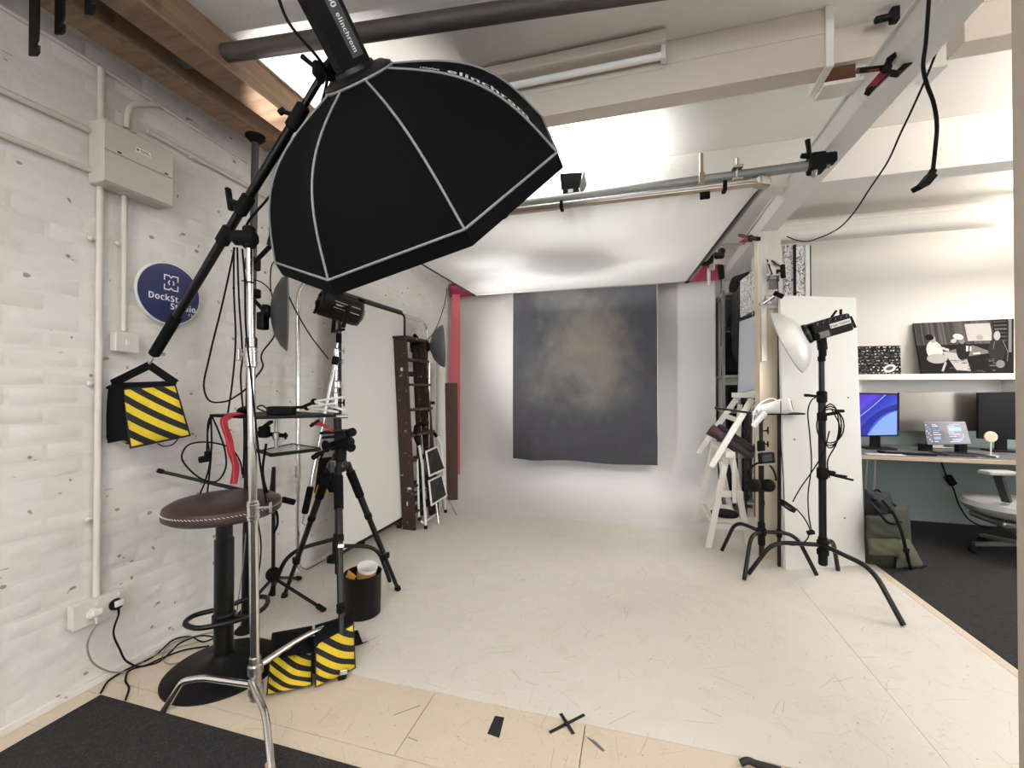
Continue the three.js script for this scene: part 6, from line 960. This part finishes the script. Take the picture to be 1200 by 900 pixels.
// ================================================================ HANGING FROM THE STEEL BEAM
{ const c = F(1041, 82, 2.49), z = depthOf(c) - 0.03, q = (px, py, dz = 0) => DC(px, py, z + dz), t = thing('spring_clamp', 'black and red spring clamp biting the white steel beam', 'clamp', c); const o = ray(1040, 80).negate();
  part(t, 'jaw', [beam(q(1036, 84), q(1043, 70), 0.02, 0.022, o), beam(q(1041, 71), q(1052, 63), 0.014, 0.022, o), beam(q(1040, 85), q(1052, 87), 0.022, 0.022, o), beam(q(1050, 88), q(1072, 67), 0.013, 0.022, o), rbar(q(1039, 80, -0.02), q(1039, 80, 0.02), 0.016)], M.black); part(t, 'handle', [beam(q(1040, 79), q(1005, 83), 0.019, 0.022, o)], M.black); part(t, 'handle', beam(q(1040, 86), q(1016, 110), 0.016, 0.022, o), M.black); part(t, 'handle_grip', [beam(q(1038, 83), q(1018, 106), 0.012, 0.026, o), beam(q(1028, 82), q(1014, 84), 0.008, 0.026, o)], M.redDark, { label: 'red inner grip' });
  { const w = (px, py) => WX(px, py, 0.90), u = thing('spring_clamp', 'small maroon spring clamp on the steel beam beyond the scrim', 'clamp', w(882, 279)); part(u, 'handle', beam(w(879, 279), w(867, 275.5), 0.03, 0.022, V(0, 0, 1)), M.redDark); part(u, 'handle', beam(w(879, 280), w(868, 284.5), 0.03, 0.022, V(0, 0, 1)), M.redDark); part(u, 'jaw', [beam(w(878, 279), w(889, 280), 0.03, 0.03, V(0, 0, 1)), rbar(w(879.5, 276), w(879.5, 283), 0.02)], M.black); }
  const l = thing('beam_lever', 'short dark lever under the boxed beam', 'lever', WZ(1036, 21, 2.1)); part(l, 'handle', [rbar(WZ(1025, 24, 2.1), WZ(1046, 19, 2.1), 0.014), box(WZ(1048, 18, 2.1), 0.03, 0.06, 0.03, 0.006)], M.black);
  const k = thing('hanging_cable', 'thick black power cable dangling with a plug at its end', 'cable', DC(1090, 110, 1.28)), h = (px, py) => DC(px, py, 1.28); part(k, 'flex', cable([DC(1090, -22, 1.34), h(1088, 10), h(1085, 50), h(1082, 78), h(1086, 98), h(1094, 120), h(1098, 145), h(1096, 175), h(1093, 203)], 0.0054, 70), M.rubber); part(k, 'plug', [rbar(h(1094, 199), h(1089, 208), 0.0095), beam(h(1092, 205), h(1082, 217), 0.026, 0.02), beam(h(1084, 215), h(1073, 222), 0.03, 0.016)], M.rubber);
  const n = [[1104, 44, 1.55], [1097, 62, 1.58], [1085, 92, 1.65], [1068, 130, 1.8], [1056, 155, 1.9], [1040, 190, 2.1], [1020, 220, 2.3], [1000, 250, 2.55], [982, 268, 2.8], [962, 278, 3.0], [945, 283, 3.1], [932, 281, 3.15], [922, 277, 3.17]]; single('loose_cable', 'thin black cable sagging from the steel beam to the post', 'cable', cable(n.map(a => DC(...a)), 0.0042, 120), M.rubber, DC(1040, 190, 2.1)); }
// ================================================================ DESK AREA
{ const h = 0.74, t = thing('desk', 'long desk with a raw plywood edge', 'desk', [2.6, 0, -4.7]); part(t, 'top', bx(1.78, 3.7, h - 0.035, h, -4.26, -5.12, 0.003), M.midGrey); part(t, 'raw_edge', bx(1.78, 3.7, h - 0.034, h - 0.001, -4.252, -4.262, 0.003), std({ map: floorTex, color: '#d8c8b4', roughness: 0.7 })); for (const [px, d] of [[1014, 4.5], [1024, 4.42]]) part(t, 'leg', bar(WZ(px + 2, 535, d).setY(h - 0.03), WZ(px - 2, 600, d).setY(0), 0.008), M.steel); part(t, 'leg', bx(3.6, 3.65, 0, h - 0.03, -4.4, -4.45), M.steel); part(t, 'back_leg', [bx(1.82, 1.86, 0, h - 0.03, -5.07, -5.11), bx(3.6, 3.64, 0, h - 0.03, -5.07, -5.11)], M.steel);
  single('wall_panel', 'panel in a cool greenish tint on the wall under the desk', 'panel', bx(1.7, 4.15, 0.005, 0.9, -5.13, -5.149), M.underDesk, [2.6, 0, -5.14]);
  const y = h + 0.001, W = (px, py, d) => WZ(px, py, d);
  const s = thing('wall_shelf', 'white wall shelf above the monitors', 'shelf', [2.6, 1.4, -5.0]); const sy = WZ(1100, 445, 4.92).y, sy2 = WZ(1100, 438, 4.92).y; part(s, 'board', bx(1.82, 3.9, sy, sy2, -4.92, -5.148, 0.003), M.white); part(s, 'bracket', [bx(2.1, 2.13, sy - 0.12, sy, -5.0, -5.148), bx(3.3, 3.33, sy - 0.12, sy, -5.0, -5.148)], M.white);
  const print = (name, label, c, tex) => { const p = thing(name, label, 'photo print', c[0]); const bd = part(p, 'board', slab(c, 0.012), M.blackMatte); const n = c[1].clone().sub(c[0]).cross(c[3].clone().sub(c[0])).normalize().multiplyScalar(0.0012); part(bd, 'photograph', slab(c.map(a => a.clone().add(n)), 0.0008), phy({ map: tex, roughness: 0.8, specularIntensity: 0.3 }), { keepUV: true }); };
  const bw = k => `rgb(${k},${Math.round(k * 0.97)},${Math.round(k * 0.94)})`;
  const crowd = ctex(256, 160, g => { g.fillStyle = bw(22); g.fillRect(0, 0, 256, 160); for (let r = 0; r < 9; r++) for (let i = 0; i < 15; i++) { const x = i * 18 + rr(-6, 6) + (r % 2) * 8, yy = 8 + r * 18 + rr(-4, 4), k = rr(60, 210); g.fillStyle = bw(Math.round(rr(15, 70))); g.beginPath(); g.ellipse(x, yy + 12, 12, 9, 0, 0, 7); g.fill(); g.fillStyle = bw(Math.round(k)); g.beginPath(); g.ellipse(x, yy, 5.5, 7.5, rr(-0.3, 0.3), 0, 7); g.fill(); g.fillStyle = bw(28); g.beginPath(); g.ellipse(x, yy - 5, 6, 4, 0, 0, 7); g.fill(); } g.fillStyle = bw(215); g.beginPath(); g.ellipse(196, 128, 34, 22, -0.3, 0, 7); g.fill(); g.fillStyle = bw(90); g.beginPath(); g.ellipse(196, 128, 20, 10, -0.3, 0, 7); g.fill(); });
  const meet = ctex(768, 420, g => {
    g.fillStyle = bw(70); g.fillRect(0, 0, 768, 420); for (let i = 0; i < 60; i++) { g.fillStyle = bw(Math.round(rr(55, 95))); g.fillRect(i * 13, 0, 12, 190); } g.fillStyle = bw(28); g.fillRect(0, 190, 768, 230); g.fillStyle = bw(30); g.fillRect(600, 0, 170, 200); for (let i = 0; i < 6; i++) { g.fillStyle = bw(Math.round(rr(60, 120))); g.fillRect(610, 12 + i * 30, 100, 12); }
    g.fillStyle = bw(176); g.fillRect(396, 26, 190, 140); g.fillStyle = bw(150); g.beginPath(); g.ellipse(490, 140, 26, 22, 0, 0, 7); g.fill(); g.fillStyle = bw(120); g.fillRect(724, 0, 26, 260);
    g.fillStyle = bw(110); g.beginPath(); g.moveTo(180, 250); g.lineTo(430, 200); g.lineTo(600, 260); g.lineTo(380, 290); g.fill(); g.fillStyle = bw(170); g.beginPath(); g.moveTo(175, 240); g.lineTo(370, 275); g.lineTo(420, 400); g.lineTo(300, 395); g.fill();
    const man = (x, yy, s, skin, cloth) => { g.fillStyle = bw(cloth); g.beginPath(); g.ellipse(x, yy + 95 * s, 62 * s, 80 * s, 0, 0, 7); g.fill(); g.fillStyle = bw(skin); g.beginPath(); g.ellipse(x, yy, 24 * s, 32 * s, 0, 0, 7); g.fill(); };
    man(130, 140, 1, 150, 205); g.fillStyle = bw(20); g.beginPath(); g.ellipse(108, 124, 34, 26, 0, 0, 7); g.fill(); g.strokeStyle = bw(185); g.lineWidth = 20; g.beginPath(); g.moveTo(150, 200); g.lineTo(240, 235); g.stroke(); g.fillStyle = bw(165); g.beginPath(); g.ellipse(140, 300, 80, 40, 0, 0, 7); g.fill(); g.strokeStyle = bw(170); g.beginPath(); g.moveTo(205, 330); g.lineTo(180, 400); g.stroke();
    man(350, 160, 0.9, 120, 32); g.fillStyle = bw(205); g.beginPath(); g.ellipse(330, 128, 40, 24, 0.2, 0, 7); g.fill(); g.fillStyle = bw(180); g.beginPath(); g.ellipse(290, 160, 24, 16, -0.4, 0, 7); g.fill();
    man(630, 130, 1.15, 165, 44); g.strokeStyle = bw(120); g.lineWidth = 5; g.beginPath(); g.moveTo(612, 172); g.lineTo(600, 230); g.moveTo(680, 170); g.lineTo(720, 260); g.lineTo(715, 330); g.stroke(); g.fillStyle = bw(120); g.beginPath(); g.ellipse(660, 350, 36, 30, 0, 0, 7); g.fill();
    g.fillStyle = bw(215); g.fillRect(374, 205, 18, 42); g.fillRect(404, 212, 14, 34); for (let i = 0; i < 26; i++) { g.fillStyle = bw(Math.round(rr(40, 150))); g.fillRect(rr(230, 600), rr(300, 410), rr(10, 60), rr(3, 9)); }
    g.fillStyle = bw(200); g.beginPath(); g.moveTo(430, 262); g.lineTo(490, 255); g.lineTo(500, 268); g.lineTo(440, 274); g.fill(); });
  const P = a => a.map(([px, py, d]) => { const p = WZ(px, py, d); return p; });
  const fx = (c) => { c[0].y = c[1].y = sy2 + 0.0015; return c; };
  print('photo_print', 'small black and white photograph of a crowd on the wall shelf', fx(P([[1000, 437, 4.99], [1056, 437, 4.99], [1055, 405, 5.1], [1000, 406, 5.1]])), crowd);
  print('photo_print', 'large black and white photograph of three people at a table', fx(P([[1080, 437, 4.98], [1188, 437, 4.98], [1188, 373.5, 5.12], [1070, 379, 5.12]])), meet);
  // monitors
  const screen = (c, tex, I) => std({ color: '#050505', emissive: '#ffffff', emissiveMap: tex, emissiveIntensity: I, roughness: 0.25 });
  const blue = ctex(256, 256, g => { const l = g.createLinearGradient(0, 0, 256, 256); l.addColorStop(0, '#3a1fc0'); l.addColorStop(0.3, '#5b3fe0'); l.addColorStop(0.42, '#2431b8'); l.addColorStop(0.7, '#3f6cf0'); l.addColorStop(1, '#9db8f8'); g.fillStyle = l; g.fillRect(0, 0, 256, 256); g.fillStyle = '#1722a0'; g.beginPath(); g.moveTo(40, 256); g.bezierCurveTo(110, 150, 150, 90, 256, 60); g.lineTo(256, 100); g.bezierCurveTo(180, 110, 130, 180, 105, 256); g.fill(); g.strokeStyle = '#a8b8ff'; g.lineWidth = 5; g.beginPath(); g.moveTo(0, 200); g.bezierCurveTo(90, 120, 150, 60, 200, 0); g.stroke(); g.fillStyle = '#8fb2fb'; g.beginPath(); g.moveTo(110, 256); g.bezierCurveTo(150, 180, 190, 120, 256, 105); g.lineTo(256, 256); g.fill(); });
  { const m = thing('monitor', 'monitor with a blue abstract screen on the desk', 'monitor', W(1030, 530, 4.72).setY(y)); const c = [W(990, 512, 4.72), W(1053, 511, 4.72), W(1053, 461, 4.74), W(990, 460, 4.74)]; const cs = part(m, 'case', slab(c.map(a => a.clone().add(V(0, 0, -0.002))), 0.03), M.black); const n = 0.012, k = [c[0].clone().add(V(n, n, 0.001)), c[1].clone().add(V(-n, n, 0.001)), c[2].clone().add(V(-n, -n, 0.001)), c[3].clone().add(V(n, -n, 0.001))]; part(cs, 'screen', slab(k, 0.001), screen(k, blue, 0.9), { keepUV: true }); const b = W(1028, 520, 4.74); part(m, 'stand', [bx(b.x - 0.04, b.x + 0.04, y, c[0].y + 0.03, -4.77, -4.79, 0.004), bx(b.x - 0.12, b.x + 0.12, y, y + 0.012, -4.66, -4.84, 0.005)], M.black); }
  { const m = thing('monitor', 'wide silver grey panel monitor in the middle of the desk', 'monitor', W(1100, 530, 4.95).setY(y)); const c = [W(1054, 505, 4.95), W(1146, 505, 4.95), W(1145, 459, 4.95), W(1054, 460, 4.95)]; part(m, 'case', slab(c.map(a => a.clone().add(V(0, 0, -0.003))), 0.03), M.black); part(m, 'panel', slab(c.map(a => a.clone()), 0.002), std({ color: '#a79f97', roughness: 0.28, metalness: 0.9 })); const b = W(1100, 520, 4.97); part(m, 'stand', [bx(b.x - 0.05, b.x + 0.05, y, c[0].y + 0.03, -4.985, -5.0, 0.004), bx(b.x - 0.14, b.x + 0.14, y, y + 0.012, -4.92, -5.08, 0.005)], M.steel); }
  { const m = thing('monitor', 'switched off black monitor at the end of the desk', 'monitor', W(1167, 530, 4.8).setY(y)); const c = [W(1147, 514, 4.8), W(1205, 516, 4.8), W(1205, 459, 4.8), W(1147, 460, 4.8)]; part(m, 'case', slab(c, 0.03), M.black); part(m, 'screen', slab([c[0].clone().add(V(0.01, 0.01, 0.001)), c[1].clone().add(V(-0.01, 0.01, 0.001)), c[2].clone().add(V(-0.01, -0.01, 0.001)), c[3].clone().add(V(0.01, -0.01, 0.001))], 0.001), phy({ color: '#0b0b0c', roughness: 0.4, specularIntensity: 0.4 })); const b = W(1175, 520, 4.82); part(m, 'stand', [bx(b.x - 0.04, b.x + 0.04, y, c[0].y + 0.03, -4.83, -4.85, 0.004), bx(b.x - 0.1, b.x + 0.1, y, y + 0.012, -4.76, -4.92, 0.005)], M.black); }
  { const ui = ctex(384, 192, g => { g.fillStyle = '#2b2c44'; g.fillRect(0, 0, 384, 192); g.fillStyle = '#4a4d70'; g.fillRect(0, 0, 384, 12); g.fillStyle = '#3b3d5c'; g.fillRect(0, 12, 60, 180); const c = ['#c9cbe8', '#6fb4e6', '#8f92b8', '#dfe2f5']; for (let i = 0; i < 9; i++) { g.fillStyle = c[i % 4]; g.fillRect(10 + (i % 3) * 16, 26 + i * 17, 12, 8); g.fillRect(70, 22 + i * 18, 30 + hash(i, 1, 2) * 60, 7); } g.fillStyle = '#6fa8dc'; g.fillRect(70, 46, 60, 12); g.fillRect(232, 20, 90, 22); g.fillStyle = '#58b0ea'; g.fillRect(222, 108, 120, 34); g.fillStyle = '#d8dcf2'; for (let i = 0; i < 7; i++) g.fillRect(210, 60 + i * 18, 40 + hash(i, 3, 2) * 110, 5); });
    const m = thing('laptop', 'open laptop showing a dark app window on the desk', 'laptop', W(1110, 528, 4.55).setY(y)); const bl = W(1087, 521, 4.6), br = W(1138, 520, 4.56), tr = W(1131, 494, 4.68), tl = W(1082, 494, 4.72); const lid = part(m, 'lid', slab([bl, br, tr, tl].map(a => a.clone().add(V(0, 0, -0.003))), 0.008), M.black); part(lid, 'screen', slab([bl, br, tr, tl], 0.001), screen(null, ui, 0.9), { keepUV: true }); const f0 = bl.clone().add(V(0.02, 0, 0.22)), f1 = br.clone().add(V(0.04, 0, 0.20)); const lbse = part(m, 'base', slab([bl, br, f1, f0].map(a => a.clone().setY(y + 0.014)).reverse(), 0.012), M.darkGrey); part(lbse, 'keyboard', slab([bl.clone().lerp(f0, 0.15), br.clone().lerp(f1, 0.15), f1.clone().lerp(br, 0.4), f0.clone().lerp(bl, 0.4)].map(a => a.clone().setY(y + 0.0155)).reverse(), 0.001), M.black); part(m, 'raiser', [bx(bl.x - 0.02, bl.x + 0.06, y, bl.y, bl.z - 0.1, bl.z - 0.04, 0.004), bx(br.x - 0.06, br.x, y, br.y, br.z - 0.1, br.z - 0.04, 0.004)], M.black); }
  { const p = W(1161, 527, 4.45).setY(y), t2 = thing('desk_mirror', 'small round cream mirror on a stalk on the desk', 'mirror', p); const c = W(1161, 512, 4.45); part(t2, 'disc', rbar(c.clone().add(V(0, 0, -0.006)), c.clone().add(V(0, 0, 0.006)), 0.045), std({ color: '#e2d3b8', roughness: 0.4 })); part(t2, 'stalk', bar(p, c, 0.005), M.white); part(t2, 'foot', lathe([[0, 0], [0.045, 0], [0.04, 0.008], [0, 0.01]], p), M.white); }
  { const t2 = thing('keyboard', 'dark keyboard lying in front of the blue monitor', 'keyboard', W(1060, 525, 4.45).setY(y)), a = W(1062, 525, 4.42); part(t2, 'case', box([a.x, y + 0.009, a.z], 0.36, 0.016, 0.12, 0.004, [0, -0.1, 0]), M.black); const ks = []; for (let r = 0; r < 4; r++) for (let i = 0; i < 12; i++) ks.push(box([a.x - 0.155 + i * 0.028, y + 0.019, a.z - 0.04 + r * 0.027], 0.023, 0.006, 0.022, 0.002)); part(t2, 'keys', ks, M.darkGrey, { kind: 'stuff' }); }
  const pa = W(1150, 526, 4.42); single('paper_sheet', 'white sheet of paper beside the round mirror', 'paper', box([pa.x, y + 0.002, pa.z], 0.16, 0.002, 0.1, 0, [0, 0.3, 0]), M.white, [pa.x, y, pa.z]); const pa2 = W(1035, 530, 4.36); single('paper_sheet', 'white card at the front edge of the desk', 'paper', box([pa2.x, y + 0.002, pa2.z + 0.03], 0.26, 0.003, 0.07, 0, [0, 0, 0]), M.white, [pa2.x, y, pa2.z]);
  cord('black lead tangle behind the laptop on the desk', [W(1053, 518, 4.5), W(1066, 514, 4.52), W(1080, 520, 4.5), W(1092, 523, 4.4), W(1140, 522, 4.45), W(1150, 519, 4.5), W(1158, 524, 4.4)].map(p => p.setY(y + 0.006)), 0.004);
  cord('black cable trailing down the wall under the desk', [W(1103, 541, 5.1), W(1108, 555, 5.1), W(1117, 572, 5.1), W(1124, 592, 5.1), W(1137, 610, 5.05), F(1160, 620, 0.01)], 0.006); const cb = W(1114, 563, 5.1); single('cable_joint', 'black cable joint hanging under the desk', 'connector', box(cb, 0.06, 0.1, 0.04, 0.012, [0, 0, 0.5]), M.rubber, cb);
}
{ // office chair, partly behind the pillar
  const z = 3.3, q = (px, py, dz = 0) => DC(px, py, z + dz), c = HP(1200, 3.35, 0), t = thing('office_chair', 'light grey office chair at the desk', 'chair', c); const s = q(1190, 596);
  part(t, 'seat', lathe([[0, 0], [0.22, 0], [0.3, 0.03], [0.33, 0.075], [0.31, 0.11], [0.22, 0.125], [0, 0.12]], [s.x + 0.03, s.y - 0.06, s.z], [0, 1, 0], 40), M.chairGrey); part(t, 'under_pan', [box([s.x + 0.02, s.y - 0.09, s.z], 0.42, 0.05, 0.36, 0.02), box([s.x + 0.06, s.y - 0.15, s.z], 0.24, 0.08, 0.2, 0.02)], M.steel); part(t, 'arm_pad', box(q(1170, 554, -0.12), 0.2, 0.03, 0.1, 0.012, [0, 0.2, 0]), M.chairGrey); part(t, 'arm_post', beam(q(1170, 558, -0.12), q(1180, 588, -0.1), 0.05, 0.03), M.darkGrey);
  part(t, 'back_rest', pillow([V(s.x + 0.2, s.y + 0.1, s.z + 0.3), V(s.x + 0.4, s.y + 0.1, s.z + 0.05), V(s.x + 0.42, s.y + 0.6, s.z + 0.1), V(s.x + 0.24, s.y + 0.6, s.z + 0.34)], 0.08, [1, 0, 1]), M.chairGrey); const cx = s.x + 0.05, cz = s.z; part(t, 'column', bar([cx, 0.1, cz], [cx, s.y - 0.12, cz], 0.028), M.steel);
  for (let i = 0; i < 5; i++) { const a = Math.PI + 0.05 + i * 1.2566, e = V(cx + Math.cos(a) * 0.3, 0.075, cz + Math.sin(a) * 0.3); part(t, 'base_arm', beam([cx, 0.11, cz], e, 0.045, 0.025), M.steel); part(t, 'castor', rbar(e.clone().setY(0.034).add(V(0, 0, -0.02)), e.clone().setY(0.034).add(V(0, 0, 0.02)), 0.03), M.rubber); }
}
{ // backpack on the carpet
  const b = F(1045, 668), t = thing('backpack', 'bulging olive green backpack with a navy top on the carpet', 'backpack', b), zc = depthOf(b) + 0.13, q = (px, py, dz = 0) => DC(px, py, zc + dz), o = ray(1045, 620).negate().setY(0.1);
  part(t, 'body', pillow([q(1013, 663), q(1070, 674), q(1066, 592), q(1013, 586)], 0.36, o, 24, 0.5, 0.16), M.olive); part(t, 'navy_top', pillow([q(1013, 605, -0.02), q(1052, 603, -0.06), q(1042, 577, 0), q(1013, 573, 0)], 0.26, o, 18, 0.5, 0.18), M.navy);
  part(t, 'front_pocket', pillow([q(1018, 650, -0.16), q(1056, 653, -0.17), q(1053, 628, -0.15), q(1016, 626, -0.14)], 0.12, o, 14, 0.5, 0.2), M.oliveLight); part(t, 'front_pocket', pillow([q(1016, 630, -0.16), q(1058, 632, -0.16), q(1052, 606, -0.12), q(1015, 604, -0.12)], 0.14, o, 14, 0.5, 0.25), M.olive); part(t, 'side_pocket', pillow([q(1050, 666, -0.14), q(1084, 664, -0.1), q(1066, 632, -0.06), q(1052, 630, -0.12)], 0.13, o, 14, 0.5, 0.2), M.oliveLight);
  part(t, 'strap', [cable([q(1034, 586, -0.14), q(1046, 600, -0.2), q(1056, 622, -0.22), q(1062, 645, -0.2), q(1070, 668, -0.12), q(1084, 662, -0.1)], 0.011), cable([q(1020, 590, -0.12), q(1030, 600, -0.18), q(1040, 612, -0.2), q(1056, 612, -0.16)], 0.01), cable([q(1022, 585, -0.1), q(1045, 590, -0.04), q(1058, 610, 0.02), q(1056, 640, 0.02)], 0.012)], M.black); part(t, 'grab_loop', cable([q(1022, 578, -0.02), q(1028, 574, -0.02), q(1033, 578, -0.02)], 0.008), M.black); each(t, 'buckle', [box(q(1062, 645, -0.215), 0.035, 0.03, 0.012, 0.003), box(q(1044, 600, -0.21), 0.03, 0.025, 0.01, 0.003)], M.rubber);
}
scene.traverse(o => { if (o.isMesh) { o.castShadow = true; o.receiveShadow = true; } if (o.isLight && o.castShadow !== undefined && !o.isRectAreaLight) o.castShadow = true; });
renderer.render(scene, camera);
